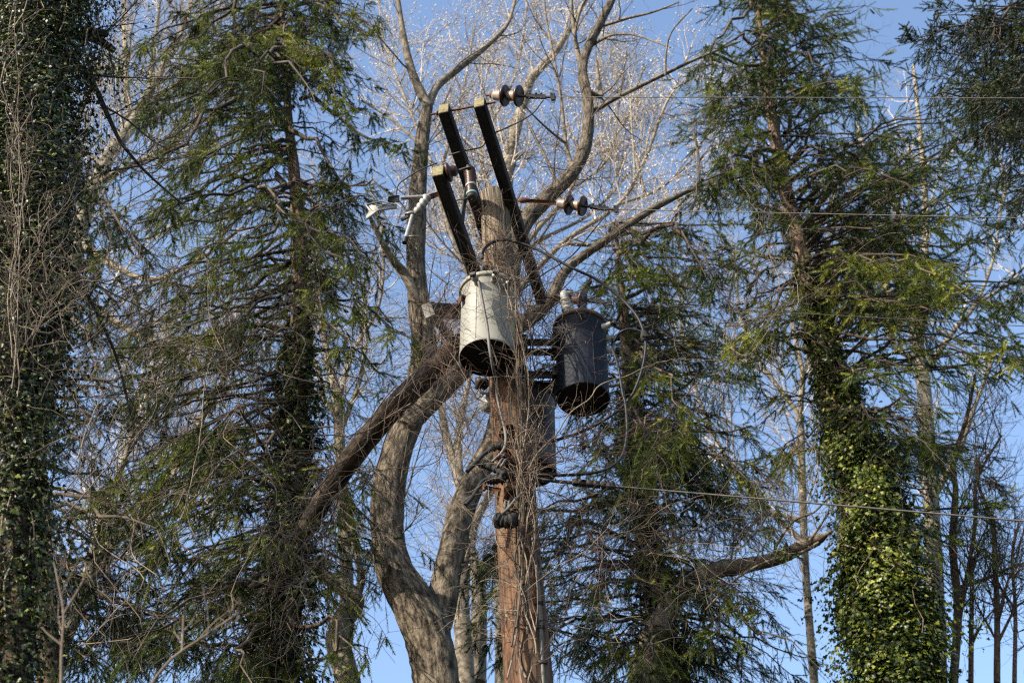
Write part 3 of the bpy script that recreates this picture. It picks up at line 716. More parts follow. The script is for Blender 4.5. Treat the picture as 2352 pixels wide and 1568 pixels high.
# ------------------------------------------------------------------ insulator strings
def string(A, B, s1, s2, clampx, Yv, label, strap=False, dark=False):
    """A..B axis (3-D), bells at pixel x s1, s2"""
    t = thing('insulator_string', A, label, 'insulator', 'double bell insulators at the ends of the wires')
    d = norm(B - A)
    m = MB()
    if strap: bar(m, A + d * .10, s1 - d * .11, .05, .012, up=(0, 1, 0), bev=.003); lathe(m, [(0, 0), (.025, 0), (.03, .03), (.018, .10), (0, .10)], A, d, 10)
    else: tube(m, [A, s1 - d * .08], .010, 8); lathe(m, [(0, 0), (.024, 0), (.024, .03), (0, .03)], s1 - d * .13, d, 8)
    m.build('link', M['rust'], t)
    for s in (s1, s2):
        m = MB(); lathe(m, [(0, -.105), (.032, -.105), (.044, -.085), (.047, -.03), (.06, -.012), (.066, 0)], s, d, 24)
        be = m.build('bell', M['brown' if dark else 'cream'], t)  # dark swaps cream for brown: shade painted into the bell colour
        m = MB(); lathe(m, [(.062, -.006), (.082, -.008), (.094, .004), (.095, .016), (.086, .026), (.078, .014), (.068, .022), (.060, .010), (.050, .020), (.040, .008), (.028, .018), (.013, .010), (.013, .06)], s, d, 36)
        m.build('skirt', M['brown'], be)
    m = MB(); c0 = s2 + d * .06
    tube(m, [c0, clampx], .013, 8)
    L = np.linalg.norm(clampx - c0)
    box(m, c0 + d * L * .25, d * .05, np.cross(d, [0, 0, 1.0]) * .02, [0, 0, .018], .004); box(m, c0 + d * L * .55, d * .06, np.cross(d, [0, 0, 1.0]) * .015, [0, 0, .022], .004)
    for k in (.2, .42, .6):
        tube(m, [c0 + d * L * k + [0, 0, -.03], c0 + d * L * k + [0, 0, .035]], .008, 6); lathe(m, [(0, 0), (.014, 0), (.014, .012), (0, .012)], c0 + d * L * k + [0, 0, .03], (0, 0, 1), 6)
    box(m, clampx, d * .022, np.cross(d, [0, 0, 1.0]) * .02, [0, 0, .04], .005)
    a = np.linspace(0, 2 * math.pi, 14); tube(m, clampx + np.column_stack([.016 * np.cos(a), 0 * a, .016 * np.sin(a) - .06]), .004, 5, cap=False)
    m.build('clamp', M['iron'], t)
    return t
def wire(p0, pxe, label, r=.0045, Ye=7.5, far=26, mat_='wire'):
    e = P(*pxe, Ye); d = e - p0; s = np.linspace(0, far, 60); d = d / np.linalg.norm(d)
    m = MB(); pts = p0 + d * s[:, None]
    tube(m, pts, r, 6); return tag(m.build('power_line', M[mat_], base=p0), label, 'power line', 'overhead wires running to the right')
Yn = N1[1] + .06
S1A = P(1118, 219, Yn); S1B = P(1270, 223, Yn - .16)
string(S1A, S1B, S1A + (S1B - S1A) * .26, S1A + (S1B - S1A) * .47, S1B, Yn, 'cream and brown double bell insulator at the tip of the upper crossarm')
wire(S1B, (2352, 226), 'topmost thin wire crossing the sky from the crossarm tip', .0042, Ye=Yn - .9)
c = N1 + dA * 1.32; Ym = c[1]
S2A = P(1194, 459, Ym - .05); S2B = P(1415, 481, Ym - .28); sm = lambda f: S2A + (S2B - S2A) * f
string(S2A, S2B, sm((1306 - 1194) / 221), sm((1337 - 1194) / 221), S2B, Ym, 'double bell insulator on a rusty strap beside the pole top', strap=True)
wire(S2B, (2352, 501), 'second thin wire from the top, leaving beside the pole top', .0042, Ye=Ym - 1.2)
Yf = F1[1] - .05
S3A = P(1252, 683, Yf); S3B = P(1400, 694, Yf - .2); sm3 = lambda f: S3A + (S3B - S3A) * f
string(S3A, S3B, sm3(.32), sm3(.57), S3B, Yf, 'shaded double bell insulator above the charcoal transformer', dark=True)
wire(S3B, (2352, 749), 'third thin wire, leaving above the charcoal transformer', .0036, Ye=Yf - 1.4, mat_='wire_dark')
W4 = P(1408, 1116, 8.6)
wire(W4, (2352, 1196), 'lowest and thickest wire, in front of the ivy column', .0068, Ye=8.2)
m = MB(); A4 = P(1225, 1098, 8.75); tube(m, [A4, P(1290, 1106, 8.7), W4], [.012, .014, .012], 8, sub=4)
for f, s in ((.55, .035), (.62, .03), (.72, .032), (.80, .026), (.90, .03), (.97, .034)):
    c = A4 + (W4 - A4) * f; box(m, c, [s, 0, -.004], [0, .022, 0], [0, 0, .024], .006)
tag(m.build('wire_clamp', M['iron'], base=A4), 'row of dark clamps joining the lowest wire to the pole', 'clamp')

# dark brown insulator at the near end of the lower arm
t = thing('pin_insulator', N3 + dA * .12, 'dark brown disc insulator on the near end of the lower crossarm', 'insulator')
m = MB(); o = N3 + dA * .06 + sideA * .05 + [0, 0, .03]; lathe(m, [(0, -.03), (.03, -.03), (.035, .0), (.08, .012), (.088, .02), (.08, .034), (.045, .05), (.05, .075), (.03, .10), (0, .10)], o, sideA + np.array([0, 0, .15]), 28); m.build('disc', M['brown'], t)
m = MB(); tube(m, [o + sideA * .1, o + sideA * .2 + [0, 0, .02]], .012, 8); box(m, o + sideA * .2 + [0, 0, .02], sideA * .02, dA * .018, [0, 0, .02], .004); m.build('clip', M['iron'], t)

# surge arrester and its arm
Ya = N3[1] + .50
a0 = P(1079, 388, Ya); a1 = P(1084, 456, Ya - .02); da = norm(a1 - a0); la = np.linalg.norm(a1 - a0)
t = thing('surge_arrester', a1, 'brown ribbed surge arrester with teal collar hanging between the crossarms', 'arrester')
m = MB(); pr = [(0, 0), (.042, 0), (.048, .012), (.046, .03)]
for k in range(9): h = .035 + k * (la * .52) / 9; pr += [(.041, h), (.050, h + .006), (.041, h + .013)]
pr += [(.044, la * .62), (0, la * .62)]
lathe(m, pr, a0, da, 24); m.build('ribbed_body', M['brown'], t)
m = MB(); pr = [(.040, 0)]
for k in range(4): h = k * (la * .2) / 4; pr += [(.040, h), (.049, h + .005), (.040, h + .012)]
lathe(m, pr, a0 + da * la * .66, da, 24); m.build('lower_body', M['brown'], t)
m = MB(); lathe(m, [(.03, -.01), (.050, -.01), (.052, .022), (.03, .022)], a0 + da * la * .60, da, 24); m.build('band', M['galv'], t)
m = MB(); lathe(m, [(.03, 0), (.050, 0), (.052, .03), (.03, .03)], a0 + da * la * .85, da, 24); m.build('collar', M['teal'], t)
m = MB(); lathe(m, [(.044, 0), (.046, .03), (.03, .045), (.010, .045), (.010, .07), (0, .07)], a0 + da * (la * .90), da, 20); m.build('end_cap', M['iron'], t)
m = MB(); n3p = N3 + dA * .62 + sideA * .04; bar(m, n3p, a0 + da * la * .62 - [.04, 0, 0], .03, .04, bev=.004); m.build('bracket', M['iron'], t)

# fuse cutout pointing left from the lower arm
Yc = N3[1] + .42
def z1(x, y, Y=Yc): return P(799.7 + .32 * x, 169.3 + .32 * y, Y)
t = thing('fuse_cutout', z1(660, 860), 'white fuse cutout with pale blade sticking out left of the lower crossarm', 'fuse cutout')
m = MB(); bar(m, z1(690, 850), z1(585, 885), .03, .045, bev=.005); m.build('bracket', M['rust'], t)
m = MB(); tube(m, [z1(580, 880), z1(545, 885), z1(470, 888), z1(380, 892)], [.022, .02, .019, .017], 10); m.build('upper_arm', M['galv'], t)
m = MB(); p_, q_ = z1(572, 880), z1(487, 1000); bushing(m, p_, q_ - p_, np.linalg.norm(q_ - p_), .042, 4); m.build('insulator', M['white'], t)
m = MB(); box(m, z1(325, 903), norm(z1(300, 905) - z1(380, 892)) * .05, [0, .022, 0], [0, 0, .028], .005); m.build('upper_contact', M['iron'], t)
def plate(mb, pl, Y0, Y1, th=.012):
    n = len(pl); A = [z1(x, y, Y0 + (Y1 - Y0) * k / n) for k, (x, y) in enumerate(pl)]
    A = np.array(A); B = A + np.array([0, th, .002]); V = np.vstack([A, B, A.mean(0)[None], B.mean(0)[None]])
    F3 = []; F4 = []
    for k in range(n):
        j = (k + 1) % n; F3 += [[2 * n, j, k], [2 * n + 1, n + k, n + j]]; F4.append([k, j, n + j, n + k])
    n0 = mb.n; mb.add(V, F4); mb.F.append(np.array(F3) + n0); mb.U.append(np.zeros((len(F3) * 3, 2), np.float32))
m = MB(); plate(m, [(125, 935), (215, 948), (350, 935), (350, 965), (255, 975), (205, 990), (140, 1042), (125, 1030), (150, 985)], Yc, Yc + .05); m.build('blade', M['white'], t)
m = MB()
for (aa, bb) in (((130, 940), (240, 915)), ((240, 915), (330, 935)), ((200, 950), (300, 930)), ((300, 890), (380, 960))): tube(m, [z1(*aa), z1(*bb)], .006, 6)
m.build('arcing_horn', M['galv'], t)
m = MB(); plate(m, [(405, 1005), (440, 985), (500, 985), (470, 1012), (420, 1020)], Yc - .02, Yc + .03, .03); m.build('lower_contact', M['galv'], t)
m = MB(); bar(m, z1(380, 1050), z1(430, 1025), .03, .025, bev=.004); m.build('hinge', M['iron'], t)
m = MB(); tube(m, [z1(462, 1020), z1(440, 1100), z1(415, 1180)], [.020, .021, .021], 12); fb = m.build('fuse_tube', M['galv'], t)
m = MB(); tube(m, [z1(414, 1178), z1(404, 1214)], [.024, .022], 12); m.build('ferrule', M['rubber'], fb)
m = MB(); aa = np.linspace(0, 2 * math.pi, 16); cc = z1(472, 1166); tube(m, cc + np.column_stack([.045 * np.cos(aa), .02 * np.sin(aa), .018 * np.sin(aa)]), .005, 6, cap=False); m.build('pull_ring', M['galv'], fb)

# weathered stub with a pale end, left of the pale transformer
m = MB(); bar(m, P(985, 712, 8.75), P(1062, 716, 9.2), .10, .115, bev=.008); t = tag(m.build('timber_stub', M['timber']), 'short timber stub with a pale grey end, left of the pale transformer', 'timber')
m = MB(); aa = P(985, 712, 8.75); dd = norm(P(1062, 716, 9.2) - aa); bar(m, aa - dd * .012, aa + dd * .06, .108, .123, bev=.006); m.build('end_cap', M['cable'], t)
# dark bracket and grey round cover peeping out behind the pole
m = MB(); c = P(1106, 880, 8.95); lathe(m, [(0, -.05), (.05, -.05), (.06, -.02), (.045, .0), (.06, .03), (.03, .06), (0, .06)], c, (1, .2, .1), 18); tube(m, [c + [-.02, 0, -.05], c + [.0, 0, -.10], c + [.06, 0, -.11], c + [.07, 0, -.07]], .012, 7, sub=4)
tag(m.build('spool_insulator', M['iron']), 'black hooked insulator behind the pole, under the pale transformer', 'insulator')
m = MB(); c = P(1124, 928, 9.1); lathe(m, [(0, -.05), (.07, -.05), (.078, -.04), (.078, .05), (0, .05)], c, (-.75, -.65, -.1), 8); tag(m.build('round_cover', M['galv']), 'pale grey eight sided metal cover peeping out behind the pole', 'cover')

# secondary rack: rusty cups with spools, cable loops, taped joints
cups = [(1171, 1001, .078, 'rusty cup insulator holder on the pole, topmost of three'), (1163, 1053, .066, 'rusty cup insulator holder on the pole, middle of three'), (1183, 1152, .076, 'rusty cup insulator holder on the pole, lowest of three')]
for (x, y, r_, lb) in cups:
    c = P(x, y, YP - .17); d = norm(np.array([-.30, -.9, -.22]))
    t = thing('spool_insulator', c, lb, 'insulator', 'rusty insulator holders on the pole')
    m = MB(); lathe(m, [(0, -.03), (r_ * .6, -.03), (r_, .01), (r_ * 1.05, .05), (r_ * .95, .052), (r_ * .85, .015), (r_ * .4, -.01), (0, -.01)], c, d, 28); m.build('cup', M['rust'], t)
    m = MB(); lathe(m, [(0, -.01), (.022, -.01), (.03, .02), (.02, .04), (.03, .06), (0, .065)], c, d, 16); m.build('spool', M['brown'], t)
def cable(px, r, mat_, label, name='cable', S=8, Y=8.5):
    pts = [P(x[0], x[1], x[2] if len(x) > 2 else Y) for x in px]
    m = MB(); tube(m, pts, np.full(len(pts), r), S, sub=8); return tag(m.build(name, M[mat_], base=pts[0]), label, 'cable')
def z2(x, y, Y): return (941 + .26 * x, 517 + .26 * y, Y)
def z3_(x, y, Y): return (941 + .26 * x, 847 + .26 * y, Y)
cable([z2(640, 300, 8.35), z2(655, 220, 8.35), z2(720, 160, 8.4), z2(810, 132, 8.4), z2(900, 140, 8.4), z2(1080, 195, 8.4), z2(1250, 280, 8.4), z2(1450, 385, 8.4), z2(1650, 480, 8.45), z2(1850, 630, 8.5), z2(1990, 780, 8.5), z2(2050, 890, 8.5), z2(2075, 1000, 8.5), z2(2085, 1080, 8.5), z2(2060, 1250, 8.55), z2(2000, 1430, 8.6), z3_(1950, 250, 8.65), z3_(1840, 370, 8.7), z3_(1650, 490, 8.75), z3_(1450, 580, 8.8), z3_(1250, 640, 8.9)],
      .0122, 'rubber', 'thick black cable arching from the pale transformer out past the charcoal one')
cable([z2(2070, 955, 8.5), z2(2030, 935, 8.5), z2(1950, 920, 8.5), z2(1880, 935, 8.5), z2(1835, 975, 8.55), z2(1815, 1020, 8.6), z2(1790, 1010, 8.7)], .0115, 'rubber', 'short black cable looping into the right side of the charcoal transformer')
m = MB(); c = P(*z2(2070, 985, 8.5)); lathe(m, [(0, -.06), (.026, -.05), (.032, 0), (.026, .05), (0, .06)], c, (.05, 0, 1), 12); box(m, c + [.01, -.02, -.01], [.03, 0, 0], [0, .018, 0], [0, 0, .02], .005); tag(m.build('cable_joint', M['tape']), 'taped joint on the arching black cable', 'cable joint')
cable([z2(1795, 1010, 8.7), z2(1790, 1090, 8.65), z2(1830, 1200, 8.6), z2(1860, 1350, 8.6), z2(1885, 1500, 8.6), z3_(1905, 300, 8.6), z3_(1920, 480, 8.6), z3_(1915, 620, 8.6), z3_(1880, 760, 8.6), z3_(1800, 850, 8.6), z3_(1680, 905, 8.6), z3_(1500, 930, 8.6), z3_(1250, 940, 8.55), z3_(1050, 940, 8.55)], .0122, 'rubber', 'long black cable hanging below the charcoal transformer back to the pole')
cable([z2(610, 500, 8.1), z2(630, 600, 8.12), z2(655, 740, 8.12), z2(685, 900, 8.12), z2(705, 1080, 8.12), z2(735, 1250, 8.2), z2(770, 1400, 8.4), z3_(775, 250, 8.5), z3_(815, 420, 8.5), z3_(845, 560, 8.45), z3_(848, 650, 8.45), z3_(820, 730, 8.45), z3_(730, 820, 8.5)], .0125, 'cable', 'grey cable running down the face of the pale transformer to the rusty cups')
cable([z3_(965, 30, 8.45), z3_(975, 200, 8.45), z3_(985, 400, 8.45), z3_(1005, 560, 8.45)], .011, 'conduit', 'short straight grey cable behind the vines below the pale transformer')
cable([z3_(735, 700, 8.5), z3_(660, 750, 8.5), z3_(590, 820, 8.48), z3_(510, 905, 8.45)], .016, 'rubber', 'stubby black cable end pointing down left, upper of two')
cable([z3_(720, 965, 8.5), z3_(650, 990, 8.5), z3_(600, 1060, 8.48), z3_(555, 1130, 8.46), z3_(495, 1200, 8.45)], .0165, 'rubber', 'curved black cable end pointing down left, lower of two')
cable([z3_(1000, 1090, 8.45), z3_(930, 1160, 8.42), z3_(870, 1230, 8.42), z3_(790, 1300, 8.42)], .0125, 'cable', 'grey cable end slanting across the lowest rusty cup')
for k, (x0, y0, x1, y1) in enumerate([(770, 870, 820, 795), (800, 880, 850, 800), (845, 1260, 845, 1170), (875, 1260, 880, 1170)]):
    cable([z3_(x0, y0, 8.45), z3_((x0 + x1) / 2 - 4, (y0 + y1) / 2, 8.42), z3_(x1, y1, 8.45), z3_(x1 + 25, y1 + 30, 8.52)], .009, 'conduit', ['left grey wire loop in the middle rusty cup', 'right grey wire loop in the middle rusty cup', 'left grey wire loop in the lowest rusty cup', 'right grey wire loop in the lowest rusty cup'][k], 'wire_loop')
def tape(px, r, label):
    pts = [P(*z3_(x, y, Y)) for (x, y, Y) in px]; p, q = smoothpath(pts, np.full(len(pts), r), 10)
    q = q * rng.uniform(.7, 1.3, len(q)); q[0] *= .4; q[-1] *= .4
    m = MB(); tube(m, p, q, 12, lump=.22); return tag(m.build('taped_connector', M['tape'], base=pts[0]), label, 'connector', 'black taped connectors on the pole')
tape([(720, 700, 8.5), (790, 680, 8.48), (840, 690, 8.46)], .034, 'black taped connector at the topmost rusty cup')
tape([(600, 820, 8.5), (680, 850, 8.5), (760, 880, 8.48), (840, 930, 8.46), (900, 950, 8.5)], .032, 'long black taped connector slanting across the middle rusty cup')
tape([(690, 975, 8.5), (780, 975, 8.48), (850, 960, 8.48)], .036, 'black taped connector above the small rusty bracket')
tape([(760, 1320, 8.48), (820, 1340, 8.45), (880, 1345, 8.45), (915, 1320, 8.5)], .045, 'largest black taped connector, below the lowest rusty cup')
# jumpers
def z1f(x, y, Y): return (799.7 + .32 * x, 169.3 + .32 * y, Y)
cable([z1f(1400, 190, 7.9), z1f(1330, 280, 7.9), z1f(1230, 345, 7.9), z1f(1100, 405, 7.9), z1f(1020, 440, 7.95), z1f(985, 490, 8), z1f(950, 530, 8), z1f(830, 555, 8), z1f(720, 585, 8.05)], .0065, 'wire_dark', 'thin dark jumper wire slung across the two upper crossarms', 'jumper_wire')
cable([z1f(1870, 990, 8.5), z1f(1780, 1100, 8.5), z1f(1650, 1260, 8.5), z1f(1560, 1340, 8.55), z1f(1400, 1440, 8.6), z1f(1240, 1560, 8.6)], .0065, 'wire_dark', 'thin dark jumper wire hanging from the second wire towards the pole', 'jumper_wire')
cable([z1f(640, 640, 8.1), z1f(520, 690, 8.1), z1f(420, 750, 8.1), z1f(360, 800, 8.1), z1f(340, 880, 8.1)], .006, 'wire_dark', 'thin dark jumper wire drooping to the fuse cutout', 'jumper_wire')
cable([z1f(700, 870, 8.05), z1f(735, 910, 8.05), z1f(800, 905, 8.1), z1f(870, 890, 8.15)], .006, 'cable', 'short pale jumper wire under the surge arrester', 'jumper_wire')
cable([z2(1180, 765, 8.7), z2(1260, 720, 8.7), z2(1330, 670, 8.65), z2(1400, 660, 8.6)], .0065, 'wire_dark', 'short dark jumper wire arching to the white bushing', 'jumper_wire')

# ------------------------------------------------------------------ leaning log below the pale transformer
pl = [(548, 1568, 50), (640, 1330, 56), (770, 1105, 66), (895, 945, 60), (975, 868, 56), (1058, 790, 52)]
pts, rad = limb([(x, y, w_ * (.62 + .38 * k / 5)) for k, (x, y, w_) in enumerate(pl)], 13.6, 8.95); pts, rad = to_ground(pts, rad, 1.1)
m = MB(); tube(m, pts, rad, 14, sub=8, lump=.05); tag(m.build('leaning_log', M['log'], base=pts[0] * np.array([1, 1, 0])), 'long dark log leaning from lower left against the pole, wrapped in bare vines', 'log')

# ------------------------------------------------------------------ trees
# grey hardwood that forks at the bottom of the picture
bare_tree('large grey furrowed hardwood forking low beside the pole', [
    ([(1003, 1568, 106), (988, 1480, 106), (956, 1400, 99), (906, 1310, 87), (890, 1220, 80), (893, 1120, 76), (915, 1030, 68), (945, 950, 64), (968, 860, 62), (974, 785, 60), (962, 690, 50), (955, 600, 45), (957, 500, 42), (963, 400, 37), (972, 305, 32), (982, 245, 26)], 12.7, 12.9),
    ([(986, 1520, 50), (996, 1465, 62), (1012, 1400, 72), (1030, 1300, 67), (1058, 1180, 60), (1095, 1090, 56), (1140, 1000, 52), (1165, 850, 48), (1168, 700, 46), (1178, 580, 44), (1205, 510, 42), (1255, 455, 38), (1305, 408, 34), (1338, 355, 30), (1351, 290, 27), (1350, 230, 24), (1338, 165, 22), (1348, 115, 21), (1375, 60, 20), (1405, 0, 17), (1425, -60, 13)], 12.7, 13.9),
    ([(930, 985, 50), (985, 925, 52), (1045, 862, 50), (1110, 800, 46), (1160, 762, 44), (1212, 735, 38), (1262, 690, 31), (1282, 650, 26), (1312, 608, 22), (1390, 553, 19), (1488, 487, 15), (1560, 448, 12), (1600, 425, 8), (1604, 360, 6), (1592, 300, 6)], 12.7, 13.7),
    ([(982, 245, 24), (946, 165, 19), (927, 85, 15), (914, 0, 12)], 12.9, 12.5),
    ([(982, 250, 20), (1004, 200, 18), (1050, 160, 16), (1106, 116, 13), (1150, 75, 11), (1170, 45, 9), (1186, -10, 7)], 12.9, 13.5),
    ([(975, 790, 22), (990, 770, 20), (935, 640, 22), (905, 600, 18), (880, 560, 14), (850, 500, 9)], 13.0, 12.2),
    ([(1050, 800, 20), (1010, 745, 22), (985, 720, 20), (950, 690, 12)], 13.2, 13.2),
    ([(1350, 264, 13), (1370, 252, 11), (1405, 231, 11), (1507, 180, 9), (1599, 136, 7), (1700, 95, 4)], 13.8, 13.1),
    ([(1317, 390, 9), (1300, 330, 8), (1290, 238, 7), (1276, 153, 6), (1256, 51, 5), (1248, -20, 4)], 13.7, 13.2),
    ([(1300, 330, 7), (1262, 300, 5), (1225, 265, 4), (1190, 225, 3)], 13.6, 12.9),
    ([(1340, 170, 14), (1325, 112, 11), (1315, 40, 9), (1312, -10, 7)], 13.9, 13.5),
    ([(1325, 112, 8), (1322, 70, 6), (1335, 20, 5), (1350, -10, 4)], 13.7, 13.2),
    ([(1376, 62, 9), (1402, 54, 8), (1446, 41, 7), (1500, 28, 5), (1560, 5, 3)], 13.9, 13.1),
    ([(1354, 108, 10), (1380, 92, 8), (1410, 80, 6), (1463, 82, 5), (1540, 110, 3)], 13.9, 13.1),
    ([(1528, 173, 6), (1531, 115, 5), (1545, 70, 4), (1590, 20, 3)], 13.3, 12.7),
    ([(1346, 205, 11), (1380, 222, 11), (1375, 190, 9), (1370, 140, 6)], 13.9, 14.3),
    ([(1290, 465, 7), (1262, 380, 6), (1222, 300, 4), (1190, 240, 3)], 13.8, 13.3),
], 13.5, 21, lv=(90, 420, 900), bark='bark', twig='twig_dark', l1=(.5, 1.6), l2=(.25, .8), l3=(.12, .4), S=24, lump=.06, name='hardwood_tree', limbm='limb', trk=2)

# pale trees behind
bare_tree('pale bare tree crowded with seed heads behind the crossarms', [
    ([(1160, 900, 40), (1158, 650, 36), (1162, 480, 32), (1167, 367, 30), (1191, 272, 27), (1216, 190, 23), (1238, 160, 20), (1283, 109, 16), (1317, 51, 12), (1352, -10, 9)], 19, 18.5),
    ([(1163, 480, 15), (1120, 420, 11), (1105, 350, 10), (1130, 280, 8), (1180, 180, 7), (1205, 60, 5), (1210, -20, 3)], 19, 19.5),
    ([(1158, 620, 16), (1240, 520, 12), (1310, 440, 10), (1345, 330, 7), (1372, 200, 5), (1388, 60, 3)], 19, 20),
    ([(1160, 700, 16), (1290, 560, 12), (1420, 470, 10), (1480, 370, 8), (1520, 260, 7), (1560, 180, 4), (1590, 100, 3)], 19, 19),
    ([(1480, 440, 8), (1455, 330, 6), (1450, 240, 4), (1480, 150, 3)], 19, 19),
    ([(1160, 760, 16), (1060, 600, 12), (1010, 460, 10), (985, 360, 8), (905, 280, 6), (830, 230, 4)], 19, 18),
    ([(1000, 430, 10), (1040, 300, 7), (1070, 180, 5), (1090, 60, 3)], 19, 19),
    ([(985, 360, 8), (920, 200, 6), (880, 90, 4), (870, 0, 3)], 18.5, 18.5),
    ([(1310, 440, 7), (1400, 360, 5), (1420, 250, 4), (1440, 120, 3)], 19.5, 19.5),
    ([(1283, 109, 6), (1240, 60, 5), (1225, 0, 3)], 18.7, 18.2),
    ([(1160, 660, 12), (1100, 560, 10), (1060, 440, 7), (1020, 330, 5), (960, 250, 4)], 19.2, 19.8),
    ([(1160, 640, 11), (1230, 560, 9), (1370, 480, 7), (1500, 330, 4)], 19.2, 20.2),
    ([(1420, 470, 8), (1520, 430, 6), (1600, 350, 4), (1640, 250, 3)], 19, 19),
    ([(1290, 560, 10), (1440, 560, 7), (1560, 500, 5), (1660, 420, 3)], 19, 19.5),
], 19, 33, lv=(360, 3200, 9500), seedn=9000, l1=(.8, 2.4), l2=(.35, 1.2), l3=(.15, .5), name='bare_tree', rmin=.0045, seed_size=(.022, .042))

bare_tree('slender pale bare tree rising between the grey trunk and the pole', [
    ([(1070, 1568, 46), (1060, 1400, 38), (1064, 1250, 32), (1058, 1120, 26), (1030, 1020, 20), (1010, 930, 15), (985, 880, 11), (1000, 760, 8)], 20, 20),
    ([(1062, 1150, 24), (1052, 1050, 20), (1058, 960, 16), (1072, 900, 12), (1078, 850, 9), (1060, 780, 7)], 20, 20),
    ([(1095, 1568, 44), (1100, 1420, 36), (1098, 1330, 30), (1080, 1250, 26), (1100, 1180, 20), (1150, 1100, 14)], 20.5, 20.5),
], 20, 34, lv=(120, 900, 2600), seedn=420, bark='pale_bark', l1=(.6, 1.6), name='bare_tree', rmin=.0042, seed_size=(.016, .03))

bare_tree('pale crooked bare tree just right of the left spruce trunk', [
    ([(800, 1568, 60), (775, 1470, 56), (790, 1420, 52), (815, 1380, 46), (780, 1340, 40), (740, 1320, 30), (735, 1280, 24)], 15, 15),
    ([(800, 1395, 34), (830, 1330, 18), (810, 1240, 14), (800, 1140, 10)], 15, 15),
], 15, 41, lv=(30, 150, 400), bark='pale_bark', l1=(.5, 1.2), name='bare_tree')
bare_tree('pale smooth bare trunk seen through gaps right of the left spruce', [
    ([(795, 1300, 30), (785, 1100, 27), (779, 1000, 25), (776, 920, 23), (755, 830, 17), (742, 760, 14), (726, 680, 10), (720, 560, 8), (740, 400, 5)], 17, 17),
    ([(778, 960, 17), (740, 910, 11), (735, 860, 9), (700, 780, 6)], 17, 17),
    ([(776, 920, 14), (815, 800, 10), (870, 700, 8), (880, 560, 6), (850, 430, 4)], 17, 17),
    ([(779, 1000, 14), (830, 860, 10), (840, 760, 8), (838, 640, 6)], 17, 17.5),
], 17, 42, lv=(90, 700, 1800), seedn=500, l1=(.6, 1.8), name='bare_tree', rmin=.004, seed_size=(.016, .028))

bare_tree('greenish bare tree leaning right behind the left spruce', [
    ([(150, 700, 44), (185, 520, 40), (218, 425, 36), (258, 347, 32), (300, 290, 28), (326, 245, 24), (365, 170, 20), (401, 102, 16), (425, 51, 13), (440, 0, 10)], 17, 17),
    ([(300, 290, 18), (290, 200, 15), (287, 100, 12), (285, 0, 9)], 17, 17),
    ([(340, 215, 14), (352, 130, 10), (360, 60, 8), (370, -10, 6)], 17, 17),
    ([(401, 110, 10), (450, 75, 8), (500, 20, 6), (520, -20, 4)], 17, 17),
    ([(326, 260, 14), (400, 195, 11), (460, 160, 8), (520, 120, 6)], 17, 17),
    ([(240, 380, 14), (180, 330, 10), (190, 240, 7), (230, 130, 5)], 17, 17),
    ([(218, 425, 18), (300, 380, 13), (400, 330, 10), (470, 250, 7)], 17, 16),
    ([(185, 560, 22), (330, 640, 13), (450, 600, 10), (560, 520, 7)], 17, 16),
    ([(160, 660, 22), (300, 760, 15), (420, 800, 10), (560, 760, 7)], 17, 17),
], 17, 43, lv=(260, 1800, 4200), seedn=300, l1=(.7, 2.0), name='bare_tree', rmin=.004, bark='pale_bark')
bare_tree('pale bare tree low on the left, trunk slanting up to the right through dark spruce', [
    ([(150, 1460, 40), (210, 1320, 34), (262, 1240, 30), (320, 1200, 25), (400, 1080, 20), (460, 960, 14), (520, 860, 10), (580, 760, 6)], 16, 16),
    ([(180, 1390, 24), (240, 1180, 18), (300, 1010, 14), (330, 880, 10), (430, 780, 7)], 16, 16),
    ([(300, 1210, 14), (480, 1150, 10), (600, 1100, 7)], 16, 16),
], 16, 44, lv=(150, 1200, 3000), seedn=0, l1=(.7, 2.0), name='bare_tree', rmin=.0038)

bare_tree('tall white barked tree behind the right spruce', [
    ([(2155, 1568, 46), (2145, 1300, 42), (2138, 1150, 38), (2130, 1030, 36), (2122, 890, 34), (2104, 775, 32), (2096, 730, 24), (2040, 670, 20), (2010, 590, 17), (1970, 540, 13), (1920, 480, 10), (1880, 400, 7)], 22, 22),
    ([(2104, 775, 26), (2128, 690, 22), (2124, 600, 18), (2126, 500, 16), (2120, 380, 13), (2110, 270, 10), (2098, 150, 7)], 22, 22),
    ([(2124, 600, 15), (2080, 560, 12), (2055, 480, 10), (2050, 400, 8), (2100, 330, 6)], 22, 22),
    ([(2126, 540, 15), (2080, 510, 12), (2040, 440, 10), (1990, 370, 8), (1970, 300, 6)], 22, 22),
    ([(2122, 860, 16), (2190, 760, 12), (2240, 700, 9), (2280, 600, 7), (2300, 480, 5)], 22, 22),
    ([(2115, 830, 16), (2060, 800, 12), (2030, 740, 10), (1980, 640, 7), (1960, 560, 5)], 22, 22),
    ([(2138, 1150, 20), (2200, 1040, 14), (2240, 930, 10), (2290, 800, 7)], 22, 22),
    ([(2240, 700, 8), (2330, 640, 6), (2380, 560, 5)], 22, 22),
    ([(2300, 480, 8), (2310, 420, 7), (2290, 340, 5)], 22, 22),
], 22, 51, lv=(130, 700, 1600), l1=(.8, 2.4), name='bare_tree', rmin=.0045)
